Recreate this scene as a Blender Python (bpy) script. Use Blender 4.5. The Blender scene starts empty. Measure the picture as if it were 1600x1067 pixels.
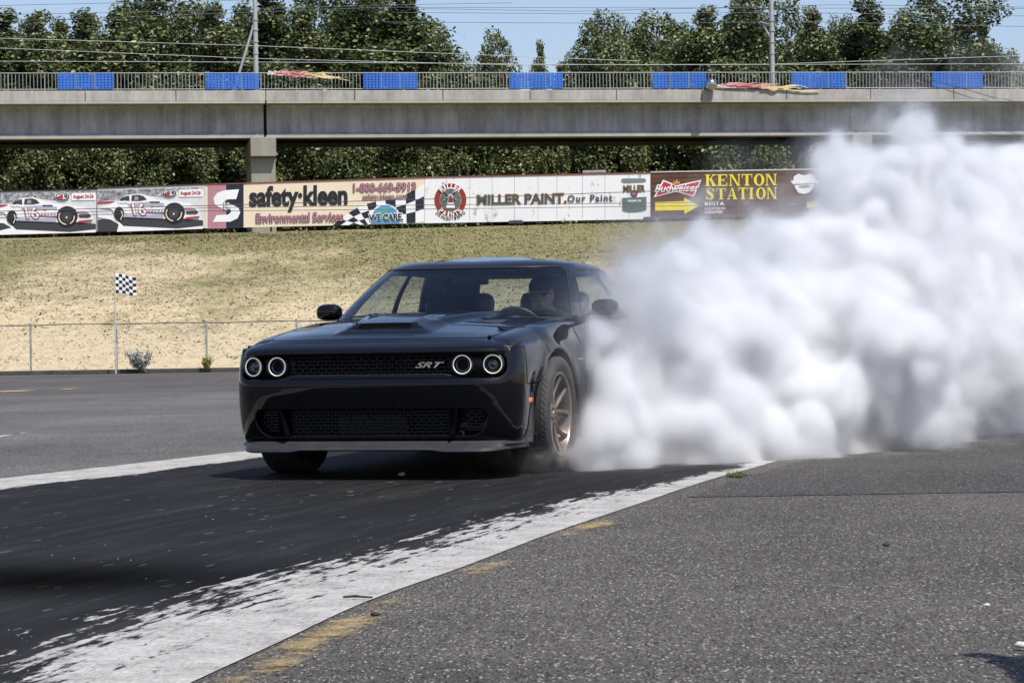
import bpy, bmesh, math, random
import numpy as np
from mathutils import Vector, Matrix

R = math.radians
scene = bpy.context.scene
col = scene.collection

# ------------------------------------------------------------------ camera
FPX, CAMH = 4000.0, 0.87
PITCH, ROLL = R(0.179), R(-0.9)
cam_data = bpy.data.cameras.new("camera")
cam_data.sensor_width = 36.0
cam_data.lens = 36.0 * FPX / 1600.0
cam_data.clip_start = 0.1
cam_data.clip_end = 3000
cam = bpy.data.objects.new("camera", cam_data)
col.objects.link(cam)
CM = Matrix.Rotation(R(90) - PITCH, 4, 'X') @ Matrix.Rotation(ROLL, 4, 'Z')
cam.matrix_world = Matrix.Translation((0, 0, CAMH)) @ CM
scene.camera = cam
cam_data.dof.use_dof = False

# ------------------------------------------------------------------ sun and sky
SUN_EL = R(60)
SUN_H = (0.60, -0.80)                       # horizontal direction towards the sun
sun_dir = Vector((SUN_H[0] * math.cos(SUN_EL), SUN_H[1] * math.cos(SUN_EL), math.sin(SUN_EL)))
sl = bpy.data.lights.new("sun", 'SUN')
sl.energy = 5.0
sl.angle = R(0.53)
sl.color = (1.0, 0.955, 0.89)
so = bpy.data.objects.new("sun", sl)
so.rotation_euler = sun_dir.to_track_quat('Z', 'Y').to_euler()
so.location = (20, -20, 40)
col.objects.link(so)
world = bpy.data.worlds.new("World")
scene.world = world
world.use_nodes = True
wn = world.node_tree
sky = wn.nodes.new("ShaderNodeTexSky")
sky.sky_type = 'NISHITA'
sky.sun_disc = False
sky.sun_elevation = SUN_EL
sky.sun_rotation = math.atan2(SUN_H[0], SUN_H[1])
sky.air_density = 1.0
sky.dust_density = 1.4
sky.ozone_density = 3.0
bg = wn.nodes["Background"]
tint = wn.nodes.new("ShaderNodeMix"); tint.data_type = 'RGBA'; tint.blend_type = 'MULTIPLY'; tint.inputs[0].default_value = 1.0
tint.inputs[7].default_value = (1.07, 1.0, 1.045, 1)
wn.links.new(sky.outputs[0], tint.inputs[6]); wn.links.new(tint.outputs[2], bg.inputs[0])
bg.inputs[1].default_value = 0.112
scene.view_settings.view_transform = 'Standard'
scene.view_settings.look = 'None'
scene.view_settings.exposure = 0.4
scene.view_settings.gamma = 1.0

cy = scene.cycles
cy.use_denoising = True
cy.use_adaptive_sampling = True
cy.adaptive_threshold = 0.015
cy.max_bounces = 24
cy.diffuse_bounces = 3
cy.glossy_bounces = 3
cy.transmission_bounces = 6
cy.volume_bounces = 18
cy.transparent_max_bounces = 48
cy.sample_clamp_indirect = 8
cy.caustics_reflective = False
cy.caustics_refractive = False

# ------------------------------------------------------------------ helpers
def ray(px, py):
    d = CM @ Vector(((px - 800) / FPX, -(py - 533.5) / FPX, -1.0))
    return d
def at(px, py, Y):
    """the place seen at photo position px,py at the distance Y"""
    d = ray(px, py)
    return Vector((d.x / d.y * Y, Y, CAMH + d.z / d.y * Y))
def gp(px, py):
    d = ray(px, py)
    t = -CAMH / d.z
    return Vector((d.x * t, d.y * t, 0))

def pchip(xs, ys, x):
    xs = np.asarray(xs, float); ys = np.asarray(ys, float); x = np.asarray(x, float)
    if xs[0] > xs[-1]:
        xs = xs[::-1]; ys = ys[::-1]
    h = np.diff(xs); d = np.diff(ys) / h
    m = np.zeros_like(ys)
    if len(xs) > 2:
        w1 = 2 * h[1:] + h[:-1]; w2 = h[1:] + 2 * h[:-1]
        ok = d[1:] * d[:-1] > 0
        with np.errstate(all='ignore'):
            hm = (w1 + w2) / (w1 / d[:-1] + w2 / d[1:])
        m[1:-1] = np.where(ok, hm, 0)
    m[0], m[-1] = d[0], d[-1]
    xc = np.clip(x, xs[0], xs[-1])
    i = np.clip(np.searchsorted(xs, xc) - 1, 0, len(xs) - 2)
    t = (xc - xs[i]) / h[i]
    return ((2*t**3-3*t**2+1)*ys[i] + (t**3-2*t**2+t)*h[i]*m[i] + (-2*t**3+3*t**2)*ys[i+1] + (t**3-t**2)*h[i]*m[i+1])

def sstep(a, b, x):
    t = np.clip((np.asarray(x, float) - a) / (b - a), 0, 1)
    return t * t * (3 - 2 * t)

def mk(name, verts, faces, mat, parent=None, smooth=False, mats=None, fmat=None):
    """link ONE mesh object"""
    me = bpy.data.meshes.new(name)
    if isinstance(verts, np.ndarray):
        verts = verts.reshape(-1, 3).tolist()
    if isinstance(faces, np.ndarray):
        faces = faces.tolist()
    me.from_pydata(verts, [], faces)
    for m in (mats or [mat]):
        if m: me.materials.append(m)
    if fmat is not None:
        me.polygons.foreach_set('material_index', np.asarray(fmat, np.int32))
    if smooth:
        me.polygons.foreach_set('use_smooth', [True] * len(me.polygons))
    me.update()
    o = bpy.data.objects.new(name, me)
    col.objects.link(o)
    if parent is not None: o.parent = parent
    return o

def smooth_angle(o, deg=35):
    me = o.data
    me.polygons.foreach_set('use_smooth', [True] * len(me.polygons))
    try:
        me.set_sharp_from_angle(angle=R(deg))
    except Exception:
        pass
    return o

def tag(o, label=None, cat=None, group=None, kind=None):
    if label: o['label'] = label
    if cat: o['category'] = cat
    if group: o['group'] = group
    if kind: o['kind'] = kind
    return o

def empty(name, loc=(0, 0, 0), rz=0.0, label=None, cat=None, group=None):
    o = bpy.data.objects.new(name, None)
    o.empty_display_size = 0.2
    col.objects.link(o)
    o.location = loc
    o.rotation_euler = (0, 0, rz)
    tag(o, label, cat, group)
    return o

def copy_tree(o, parent=None):
    c = o.copy(); col.objects.link(c)
    if parent is not None:
        c.parent = parent
        c.matrix_parent_inverse = o.matrix_parent_inverse.copy()
    for ch in list(o.children):
        copy_tree(ch, c)
    return c

class MB:
    """collects shapes into one mesh"""
    def __init__(s):
        s.v = []; s.f = []; s.m = []
    def add(s, verts, faces, m=0):
        b = len(s.v)
        s.v.extend([tuple(p) for p in verts])
        s.f.extend([tuple(b + i for i in f) for f in faces])
        s.m.extend([m] * len(faces))
    def box(s, c, size, rot=None, m=0, bevel=0.0):
        hx, hy, hz = size[0]/2, size[1]/2, size[2]/2
        if bevel > 0:
            bm = bmesh.new()
            bmesh.ops.create_cube(bm, size=1.0)
            for v in bm.verts: v.co = Vector((v.co.x*size[0], v.co.y*size[1], v.co.z*size[2]))
            bmesh.ops.bevel(bm, geom=bm.edges[:], offset=bevel, segments=2, affect='EDGES', profile=0.5)
            vs = [v.co.copy() for v in bm.verts]; bm.verts.index_update()
            fs = [[v.index for v in f.verts] for f in bm.faces]
            bm.free()
        else:
            vs = [Vector((x, y, z)) for x in (-hx, hx) for y in (-hy, hy) for z in (-hz, hz)]
            fs = [(0,1,3,2),(4,6,7,5),(0,4,5,1),(2,3,7,6),(0,2,6,4),(1,5,7,3)]
        if rot is not None: vs = [rot @ v for v in vs]
        c = Vector(c)
        s.add([v + c for v in vs], fs, m)
    def tube(s, pts, rad, n=8, m=0, cap=True):
        pts = [Vector(p) for p in pts]
        if not hasattr(rad, '__len__'): rad = [rad] * len(pts)
        rings = []
        up = None
        for i, p in enumerate(pts):
            d = (pts[min(i+1, len(pts)-1)] - pts[max(i-1, 0)]).normalized()
            if up is None:
                up = Vector((0, 0, 1)) if abs(d.z) < 0.9 else Vector((1, 0, 0))
            a = d.cross(up)
            if a.length < 1e-6: a = d.cross(Vector((0, 1, 0)))
            a.normalize(); b = a.cross(d).normalized(); up = b
            rings.append([p + (a*math.cos(2*math.pi*k/n) + b*math.sin(2*math.pi*k/n)) * rad[i] for k in range(n)])
        vs = [q for r in rings for q in r]; fs = []
        for i in range(len(pts)-1):
            for k in range(n):
                fs.append((i*n+k, i*n+(k+1) % n, (i+1)*n+(k+1) % n, (i+1)*n+k))
        if cap:
            fs.append(tuple(range(n-1, -1, -1)))
            fs.append(tuple((len(pts)-1)*n+k for k in range(n)))
        s.add(vs, fs, m)
    def lathe(s, prof, n=32, axis='Z', c=(0, 0, 0), m=0, closed=False):
        """prof: (radius, height) pairs"""
        vs = []; fs = []
        for r_, h in prof:
            for k in range(n):
                a = 2*math.pi*k/n
                x, y = r_*math.cos(a), r_*math.sin(a)
                p = {'Z': (x, y, h), 'Y': (x, h, y), 'X': (h, x, y)}[axis]
                vs.append(Vector(p) + Vector(c))
        L = len(prof)
        for i in range(L if closed else L-1):
            j = (i+1) % L
            for k in range(n):
                q = (i*n+k, i*n+(k+1) % n, j*n+(k+1) % n, j*n+k)
                fs.append(q)
        s.add(vs, fs, m)
    def ball(s, c, r, n=12, sc=(1, 1, 1), m=0):
        prof = [(max(1e-4, math.sin(math.pi*i/n))*r, -math.cos(math.pi*i/n)*r) for i in range(n+1)]
        mb = MB(); mb.lathe(prof, n*2)
        s.add([Vector((v[0]*sc[0], v[1]*sc[1], v[2]*sc[2])) + Vector(c) for v in mb.v], mb.f, m)
    def build(s, name, mat, parent=None, smooth=None, mats=None):
        o = mk(name, s.v, s.f, mat, parent, mats=mats, fmat=s.m if mats else None)
        if smooth: smooth_angle(o, smooth)
        return o

def recalc(o):
    bm = bmesh.new(); bm.from_mesh(o.data)
    bmesh.ops.remove_doubles(bm, verts=bm.verts[:], dist=1e-5)
    bmesh.ops.recalc_face_normals(bm, faces=bm.faces[:])
    bm.to_mesh(o.data); bm.free()
    return o

def grid_faces(nr, nc, wrap=False):
    i, j = np.meshgrid(np.arange(nr-1), np.arange(nc if wrap else nc-1), indexing='ij')
    j2 = (j+1) % nc
    return np.stack([i*nc+j, i*nc+j2, (i+1)*nc+j2, (i+1)*nc+j], -1).reshape(-1, 4)

def clip(verts, faces, f, attrs=None):
    """keep the part of a mesh where f > 0, cutting faces along f = 0"""
    verts = np.asarray(verts, float).reshape(-1, 3); f = np.asarray(f, float).ravel()
    f = np.where(np.abs(f) < 1e-7, 1e-7, f)
    V = [tuple(p) for p in verts]; cut = {}; out = []
    A = None if attrs is None else [list(a) for a in attrs]
    for fc in faces:
        fc = [int(i) for i in fc]
        pos = [f[i] > 0 for i in fc]
        if all(pos): out.append(fc); continue
        if not any(pos): continue
        poly = []
        for k in range(len(fc)):
            a, b = fc[k], fc[(k+1) % len(fc)]
            if f[a] > 0: poly.append(a)
            if (f[a] > 0) != (f[b] > 0):
                key = (min(a, b), max(a, b))
                if key not in cut:
                    t = f[a] / (f[a]-f[b])
                    cut[key] = len(V)
                    V.append(tuple(verts[a]*(1-t)+verts[b]*t))
                    if A is not None:
                        for q in range(len(A)): A[q].append(A[q][a]*(1-t)+A[q][b]*t)
                poly.append(cut[key])
        if len(poly) >= 3: out.append(poly)
    used = sorted({i for p in out for i in p}); mp = {u: k for k, u in enumerate(used)}
    V2 = np.array([V[u] for u in used]).reshape(-1, 3); F2 = [[mp[i] for i in p] for p in out]
    if A is None: return V2, F2
    return V2, F2, [np.array([a[u] for u in used]) for a in A]

def rbox(x, y, cx, cy, hx, hy, r):
    """signed distance to a rounded rectangle, negative inside"""
    qx = np.abs(np.asarray(x, float)-cx)-hx+r; qy = np.abs(np.asarray(y, float)-cy)-hy+r
    return np.hypot(np.maximum(qx, 0), np.maximum(qy, 0))+np.minimum(np.maximum(qx, qy), 0)-r

# ------------------------------------------------------------------ materials
class NT:
    def __init__(s, name):
        s.mat = bpy.data.materials.new(name); s.mat.use_nodes = True
        s.t = s.mat.node_tree; s.n = s.t.nodes; s.l = s.t.links
        s.out = s.n['Material Output']; s.b = s.n['Principled BSDF']
    def new(s, t, **kw):
        nd = s.n.new(t)
        for k, v in kw.items(): setattr(nd, k, v)
        return nd
    def link(s, a, b): s.l.new(a, b)
    def pos(s, scale=(1, 1, 1), space='Object'):
        tc = s.new('ShaderNodeTexCoord'); mp = s.new('ShaderNodeMapping')
        mp.inputs['Scale'].default_value = scale
        s.link(tc.outputs[space], mp.inputs[0])
        return mp.outputs[0]
    def noise(s, vec, scale, detail=4, rough=0.6, dist=0.0):
        nd = s.new('ShaderNodeTexNoise')
        nd.inputs['Scale'].default_value = scale; nd.inputs['Detail'].default_value = detail
        nd.inputs['Roughness'].default_value = rough; nd.inputs['Distortion'].default_value = dist
        s.link(vec, nd.inputs['Vector'])
        return nd.outputs['Fac']
    def voro(s, vec, scale, feature='F1', out='Distance'):
        nd = s.new('ShaderNodeTexVoronoi'); nd.feature = feature
        nd.inputs['Scale'].default_value = scale
        s.link(vec, nd.inputs['Vector'])
        return nd.outputs[out]
    def ramp(s, fac, stops):
        nd = s.new('ShaderNodeValToRGB'); e = nd.color_ramp.elements
        while len(e) > len(stops): e.remove(e[-1])
        while len(e) < len(stops): e.new(0.5)
        for k, (p, c) in enumerate(stops):
            e[k].position = p
            if not hasattr(c, '__len__'): c = (c, c, c)
            e[k].color = (*c[:3], 1)
        s.link(fac, nd.inputs[0])
        return nd.outputs[0]
    def mix(s, fac, a, b, mode='MIX'):
        nd = s.new('ShaderNodeMix', data_type='RGBA', blend_type=mode)
        for sock, v in ((nd.inputs[0], fac), (nd.inputs[6], a), (nd.inputs[7], b)):
            if hasattr(v, 'is_output'): s.link(v, sock)
            elif hasattr(v, '__len__'): sock.default_value = (*v[:3], 1)
            elif sock.type == 'RGBA': sock.default_value = (v, v, v, 1)
            else: sock.default_value = v
        return nd.outputs[2]
    def math(s, op, a, b=None, c=None):
        nd = s.new('ShaderNodeMath', operation=op)
        for k, v in enumerate((a, b, c)):
            if v is None: continue
            if hasattr(v, 'is_output'): s.link(v, nd.inputs[k])
            else: nd.inputs[k].default_value = v
        return nd.outputs[0]
    def attr(s, name, out='Fac'):
        nd = s.new('ShaderNodeAttribute'); nd.attribute_name = name
        return nd.outputs[out]
    def bump(s, h, strength=0.3, dist=0.01):
        nd = s.new('ShaderNodeBump'); nd.inputs['Strength'].default_value = strength
        nd.inputs['Distance'].default_value = dist
        s.link(h, nd.inputs['Height']); s.link(nd.outputs[0], s.b.inputs['Normal'])
    def set(s, **kw):
        for k, v in kw.items():
            sock = s.b.inputs[k.replace('_', ' ')]
            if hasattr(v, 'is_output'): s.link(v, sock)
            elif hasattr(v, '__len__') and len(v) == 3: sock.default_value = (*v, 1)
            else: sock.default_value = v
        return s

def plain(name, c, rough=0.5, metal=0.0, spec=0.5, var=0.12, scale=6.0, coat=0.0, bump=0.0):
    """a paint-like material with slight uneven tone"""
    m = NT(name)
    p = m.pos()
    n = m.noise(p, scale, 5, 0.6)
    hi = tuple(min(1, x*(1+var)) for x in c); lo = tuple(x*(1-var) for x in c)
    m.set(Base_Color=m.ramp(n, [(0.3, lo), (0.7, hi)]), Roughness=rough, Metallic=metal)
    m.b.inputs['Specular IOR Level'].default_value = spec
    m.b.inputs['Coat Weight'].default_value = coat
    m.b.inputs['Coat Roughness'].default_value = 0.03
    if bump: m.bump(m.noise(p, scale*20, 3), bump, 0.002)
    return m.mat
M = {}
# ================================================================== THE SETTING
rng = np.random.default_rng(7)
random.seed(7)
TILT = 0.0157                                # photo lines rise to the right by this much
SLOPE_Y0, SLOPE_Y1, SLOPE_Z1 = 67.6, 143.0, 6.72

def slope_z(X, Y):
    X = np.asarray(X, float); Y = np.asarray(Y, float)
    wall = 145.6 + (X + 29.1) * (137.0 - 145.6) / 36.5      # the line of the sign wall
    t = np.clip((Y - SLOPE_Y0) / (wall - SLOPE_Y0), 0, 4)
    z = np.where(t < 1, SLOPE_Z1 * (0.86 * t + 0.14 * np.sin(np.clip(t, 0, 1) * math.pi / 2)), SLOPE_Z1)
    b = 0.12 * np.sin(X * 0.21 + Y * 0.13) + 0.10 * np.sin(X * 0.07 - Y * 0.19 + 1.3)
    return z + b * np.clip(t * 3, 0, 1) * np.clip((1.0 - t) * 8, 0, 1)

# ---- asphalt
def asphalt_mat(name, lo, hi, speck, bumpd=0.004):
    m = NT(name); p = m.pos()
    big = m.noise(p, 0.35, 5, 0.6, 0.4)
    mid = m.noise(p, 3.0, 5, 0.65)
    fine = m.noise(p, 160, 3, 0.7)
    pg = m.pos((1.0, 0.30, 1))
    cell = m.voro(pg, 165, out='Color')
    cellg = m.new('ShaderNodeSeparateColor'); m.link(cell, cellg.inputs[0])
    grain = m.noise(m.pos((1.0, 0.30, 1)), 90, 4, 0.75)
    drag = m.noise(m.pos((0.9, 0.12, 1)), 1.1, 5, 0.7, 0.5)
    base = m.ramp(m.math('ADD', m.math('MULTIPLY_ADD', big, 0.46, m.math('MULTIPLY', mid, 0.2)), m.math('MULTIPLY_ADD', grain, 0.16, m.math('MULTIPLY', drag, 0.18))), [(0.40, lo), (0.60, hi)])
    spk = m.ramp(cellg.outputs[0], [(0.0, 0.0), (0.80, 0.02), (0.88, 0.12), (0.97, 0.5), (1.0, 0.9)])
    dk = m.ramp(cellg.outputs[1], [(0.0, 0.22), (0.45, 0.95), (1, 1.2)])
    c = m.mix(1.0, base, dk, 'MULTIPLY')
    c = m.mix(m.math('MULTIPLY', spk, speck), c, (0.29, 0.278, 0.26))
    cr = m.voro(m.pos((1, 1, 1)), 0.16, 'DISTANCE_TO_EDGE')
    c = m.mix(m.ramp(m.math('ADD', cr, m.math('MULTIPLY', fine, 0.004)), [(0.0, 0.6), (0.004, 0.0), (1, 0)]), c, (0.02, 0.02, 0.02))
    m.set(Base_Color=c, Roughness=m.ramp(mid, [(0.3, 0.78), (0.7, 0.92)]))
    m.b.inputs['Specular IOR Level'].default_value = 0.2
    h = m.math('ADD', m.math('MULTIPLY', m.voro(pg, 88), 0.9), m.math('MULTIPLY', fine, 0.7))
    m.bump(h, 0.75, bumpd)
    return m.mat
M['asphalt'] = asphalt_mat('asphalt', (0.040, 0.037, 0.0335), (0.084, 0.078, 0.070), 0.95)
M['asphalt_dark'] = asphalt_mat('asphalt_dark', (0.030, 0.028, 0.027), (0.058, 0.054, 0.051), 0.8)
M['asphalt_pale'] = asphalt_mat('asphalt_pale', (0.058, 0.056, 0.054), (0.120, 0.116, 0.111), 0.7)
g = mk('asphalt_ground', [(-400, -60, 0), (400, -60, 0), (400, 67.7, 0), (-400, 67.7, 0)], [(0, 1, 2, 3)], M['asphalt'])
tag(g, kind='structure')

# ---- lane edges (on the ground)
RE = [gp(*p) for p in ((300, 1067), (430, 1007), (560, 946), (730, 884), (850, 838), (1000, 787), (1110, 750), (1190, 728))]
LE = [gp(0, 748), gp(200, 727), gp(400, 703)]
def xr(Y):
    ys = [p.y for p in RE]; xs = [p.x for p in RE]
    ys = [-2, 3.0] + ys + [22, 64]; xs = [xs[0]-0.16*(ys[2]+2), xs[0]-0.17*(ys[2]-3)] + xs + [xs[-1]+0.27*(22-RE[-1].y), xs[-1]+0.3*(64-RE[-1].y)]
    return pchip(ys, xs, Y)
sl_l = (LE[2].x-LE[0].x)/(LE[2].y-LE[0].y)
def xl(Y): return LE[0].x+sl_l*(np.asarray(Y, float)-LE[0].y)
YS = np.concatenate([np.arange(-2, 26, 0.06), np.arange(26, 64, 0.6)])
VS = np.linspace(0, 1, 70)
Yg, Vg = np.meshgrid(YS, VS, indexing='ij')
XR, XL = xr(Yg), xl(Yg)
Xg = XR+(XL-XR)*Vg
dr = (Xg-XR); dr = -dr; dl = Xg-XL
verts = np.stack([Xg, Yg, np.full_like(Xg, 0.004)], -1)
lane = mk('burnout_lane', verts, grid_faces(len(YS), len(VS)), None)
wob = 0.10*np.sin(Yg*1.3)+0.07*np.sin(Yg*3.1+1)+0.05*np.sin(Yg*6.7)
wid = pchip([0, 8, 11, 14, 17, 20, 60], [0.36, 0.32, 0.26, 0.12, 0.06, 0.04, 0.03], Yg)
wid2 = pchip([0, 8, 11, 14, 17, 20, 60], [1.25, 1.15, 0.98, 0.60, 0.30, 0.13, 0.10], Yg)
pale = 0.74*(1-sstep(wid*0.7, wid2, dr+wob*0.5))+0.26*(1-sstep(0.02, 0.22, dr+wob*0.3))
wob2 = 0.05*np.sin(Yg*1.7+2)+0.03*np.sin(Yg*4.1)
pale = np.maximum(pale, 1.15-1.15*sstep(0.50, 0.82, dl+wob2))
for nm, arr in (('pale', pale), ('dr', dr), ('along', Yg)):
    a = lane.data.attributes.new(nm, 'FLOAT', 'POINT'); a.data.foreach_set('value', arr.ravel().astype(np.float32))
# soft cast shadow painted into the lane colour in the near left corner
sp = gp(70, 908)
shadow_spot = np.exp(-(((Xg-sp.x)/0.85)**2+((Yg-sp.y)/0.75)**2)**1.5)
a = lane.data.attributes.new('shadow_spot', 'FLOAT', 'POINT'); a.data.foreach_set('value', shadow_spot.ravel().astype(np.float32))
m = NT('rubbered_concrete')
cmb = m.new('ShaderNodeCombineXYZ'); m.link(m.attr('dr'), cmb.inputs[0]); m.link(m.attr('along'), cmb.inputs[1])
def sv(sx, sy):
    mp = m.new('ShaderNodeMapping'); mp.inputs['Scale'].default_value = (sx, sy, 1); m.link(cmb.outputs[0], mp.inputs[0]); return mp.outputs[0]
streak = m.noise(sv(1.0, 0.10), 15, 5, 0.68, 0.3)
fleck = m.noise(sv(1.0, 0.30), 24, 3, 0.7, 0.3)
broad = m.noise(sv(1.0, 0.22), 2.4, 4, 0.6, 0.3)
p = m.pos()
fine = m.noise(p, 190, 3, 0.7)
thr = m.math('ADD', m.math('MULTIPLY', streak, 0.52), m.math('ADD', m.math('MULTIPLY', fleck, 0.34), m.math('MULTIPLY', broad, 0.18)))
thr = m.math('MULTIPLY_ADD', thr, 2.6, -0.84)
mask = m.math('SUBTRACT', m.math('MULTIPLY_ADD', m.attr('pale'), 0.82, 0.06), thr)
mk_ = m.ramp(m.math('MULTIPLY_ADD', mask, 4.0, 0.5), [(0.28, 0.0), (0.72, 1.0)])
gritc = m.noise(sv(1.0, 0.30), 75, 4, 0.8)
conc = m.ramp(m.math('ADD', m.math('MULTIPLY', m.noise(p, 5, 6, 0.7), 0.45), m.math('MULTIPLY', gritc, 0.55)), [(0.34, (0.12, 0.118, 0.113)), (0.5, (0.285, 0.281, 0.27)), (0.66, (0.42, 0.415, 0.40))])
conc = m.mix(m.ramp(m.noise(sv(6, 2.5), 2.2, 5, 0.7), [(0.60, 0.0), (0.72, 0.55)]), conc, (0.15, 0.15, 0.15))
marks = m.noise(sv(1.0, 0.02), 9, 4, 0.7, 0.6)
rub = m.ramp(m.math('ADD', m.math('MULTIPLY', streak, 0.3), m.math('MULTIPLY_ADD', broad, 0.3, m.math('MULTIPLY', marks, 0.4))), [(0.34, (0.005, 0.005, 0.0052)), (0.50, (0.0095, 0.0094, 0.0094)), (0.68, (0.027, 0.0265, 0.026))])
spk = m.new('ShaderNodeSeparateColor'); m.link(m.voro(sv(1, 0.25), 52, out='Color'), spk.inputs[0])
rub = m.mix(m.ramp(spk.outputs[0], [(0.990, 0.0), (0.997, 0.6)]), rub, (0.10, 0.10, 0.10))
rub = m.mix(m.math('MULTIPLY', m.attr('shadow_spot'), 0.85), rub, (0.0015, 0.0015, 0.0016))
c = m.mix(mk_, rub, conc)
m.set(Base_Color=c, Roughness=m.mix(mk_, m.ramp(streak, [(0.3, 0.7), (0.7, 0.9)]), 0.95))
m.set(Specular_IOR_Level=m.math('MULTIPLY_ADD', m.attr('shadow_spot'), -0.12, 0.12))
m.bump(m.math('ADD', m.math('MULTIPLY', fine, 0.6), m.math('ADD', m.math('MULTIPLY', fleck, 0.6), m.math('MULTIPLY', mk_, 0.35))), 0.5, 0.004)
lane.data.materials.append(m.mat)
tag(lane, kind='structure')

# ---- darker strip of asphalt beyond the joint, right of the lane
Yj = np.linspace(13.35, 64, 40)
x0 = xr(Yj)+0.16
vv = []
for y, x in zip(Yj, x0):
    vv += [(x, y + (0.02*math.sin(x*3)), 0.003), (70, y + 0.55*(1 if y < 14 else 0), 0.003)]
o = mk('far_asphalt', vv, [(2*i, 2*i+1, 2*i+3, 2*i+2) for i in range(len(Yj)-1)], M['asphalt_dark']); tag(o, kind='structure')
# ---- pale older asphalt left of the lane
Yk = np.linspace(8, 42, 40)
vv = []
for y in Yk:
    x = float(xl(y))-0.03
    vv += [(-80, y, 0.003), (x, y, 0.003)]
o = mk('old_asphalt', vv, [(2*i, 2*i+1, 2*i+3, 2*i+2) for i in range(len(Yk)-1)], M['asphalt_pale']); tag(o, kind='structure')

# ---- worn yellow edge line and far dashes
m = NT('worn_yellow_paint'); p = m.pos()
n = m.math('ADD', m.math('MULTIPLY', m.noise(p, 2.2, 6, 0.75, 0.3), 0.65), m.math('MULTIPLY', m.noise(p, 40, 4, 0.8), 0.35))
m.set(Base_Color=m.ramp(m.noise(p, 9, 4), [(0.35, (0.42, 0.33, 0.16)), (0.7, (0.50, 0.34, 0.10))]), Roughness=0.85)
wa = m.attr('wear')
m.set(Alpha=m.ramp(m.math('ADD', n, m.math('MULTIPLY', wa, 0.45)), [(0.64, 0.0), (0.80, 0.62)]))
M['yellow_line'] = m.mat
Yy = np.arange(2, 17, 0.05); uu = np.linspace(0, 1, 5)
YY, UU = np.meshgrid(Yy, uu, indexing='ij')
XX = xr(YY)+0.03+0.16*UU
o = mk('yellow_edge_line', np.stack([XX, YY, np.full_like(XX, 0.007)], -1), grid_faces(len(Yy), 5), M['yellow_line'])
we = pchip([2, 6.4, 7.2, 7.6, 8.6, 9.4, 10.4, 11.4, 12.4, 14, 17], [0.3, 0.42, 0.52, 0.6, 0.18, 0.30, 0.2, 0.42, 0.2, 0.1, 0], YY)*(1-np.abs(UU-0.5)*0.7)
a = o.data.attributes.new('wear', 'FLOAT', 'POINT'); a.data.foreach_set('value', we.ravel().astype(np.float32))
tag(o, kind='structure')
M['yellow_plain'] = plain('yellow_road_paint', (0.30, 0.235, 0.11), 0.8, var=0.3, scale=9)
for (a0, b0) in (((0, 614), (36, 611.6)), ((88, 609.5), (110, 608.4))):
    A, B = gp(*a0), gp(*b0)
    o = mk('yellow_dash', [(A.x-(1.5 if a0[0] == 0 else 0), A.y, .006), (B.x, B.y, .006), (B.x+.05, B.y+1.0, .006), (A.x-(1.5 if a0[0] == 0 else 0), A.y+1.0, .006)], [(0, 1, 2, 3)], M['yellow_plain']); tag(o, kind='structure')
A, B = gp(-30, 690), gp(48, 676.5)
o = mk('pale_road_mark', [(A.x, A.y, .006), (B.x-.5, A.y+.05, .006), (B.x, B.y, .006), (A.x, B.y, .006)], [(0, 1, 2, 3)], plain('pale_road_paint', (0.30, 0.29, 0.28), 0.9, var=0.3, scale=5)); tag(o, kind='structure')

# ---- grass slope
gx = np.linspace(-170, 170, 140); gy = np.concatenate([np.linspace(SLOPE_Y0, 150, 90), np.linspace(156, 620, 30)])
GY, GX = np.meshgrid(gy, gx, indexing='ij')
GZ = slope_z(GX, GY)
GZ[0] = -0.15
def grass_mat(name, blade):
    m = NT(name); p = m.pos()
    n1 = m.noise(m.pos((1, 0.55, 1)), 0.07, 5, 0.6, 0.5); n2 = m.noise(m.pos((1, 0.20, 1)), 0.75, 5, 0.7, 0.4); n3 = m.noise(m.pos((1, 0.12, 1)), 6.0, 4, 0.75)
    n4 = m.noise(m.pos((0.5, 0.30, 1)), 0.30, 5, 0.65)
    sepp = m.new('ShaderNodeSeparateXYZ'); m.link(p, sepp.inputs[0])
    gr = m.math('ADD', m.math('ADD', m.math('MULTIPLY', n1, 0.55), m.math('MULTIPLY', n2, 0.35)), m.math('ADD', m.math('MULTIPLY', n4, 0.40), m.math('MULTIPLY_ADD', sepp.outputs[2], 0.064, -0.275)))
    gr = m.math('MULTIPLY_ADD', sepp.outputs[0], 0.0035, gr)          # greener to the right
    f = m.new('ShaderNodeNewGeometry').outputs['Random Per Island'] if blade else n3
    k = 1.0 if blade else 0.92
    dry = m.ramp(f, [(0.22, tuple(k*c for c in (0.33, 0.27, 0.165))), (0.5, tuple(k*c for c in (0.42, 0.35, 0.225))), (0.8, tuple(k*c for c in (0.51, 0.43, 0.285)))])
    grn = m.ramp(f, [(0.22, tuple(k*c for c in (0.095, 0.09, 0.036))), (0.5, tuple(k*c for c in (0.15, 0.142, 0.060))), (0.8, tuple(k*c for c in (0.235, 0.21, 0.10)))])
    m.set(Base_Color=m.mix(m.ramp(gr, [(0.44, 0.0), (0.60, 0.88)]), dry, grn), Roughness=0.95)
    m.b.inputs['Specular IOR Level'].default_value = 0.05
    if blade:
        up = m.new('ShaderNodeCombineXYZ'); up.inputs[2].default_value = 1.0; up.inputs[1].default_value = -0.1
        m.link(up.outputs[0], m.b.inputs['Normal'])
    else: m.bump(m.math('ADD', n3, n2), 0.35, 0.04)
    return m.mat
M['grass'] = grass_mat('dry_grass', False)
M['blade'] = grass_mat('grass_blades', True)
o = mk('grass_bank', np.stack([GX, GY, GZ], -1), grid_faces(len(gy), len(gx)), M['grass'], smooth=True); tag(o, kind='structure')

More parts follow.
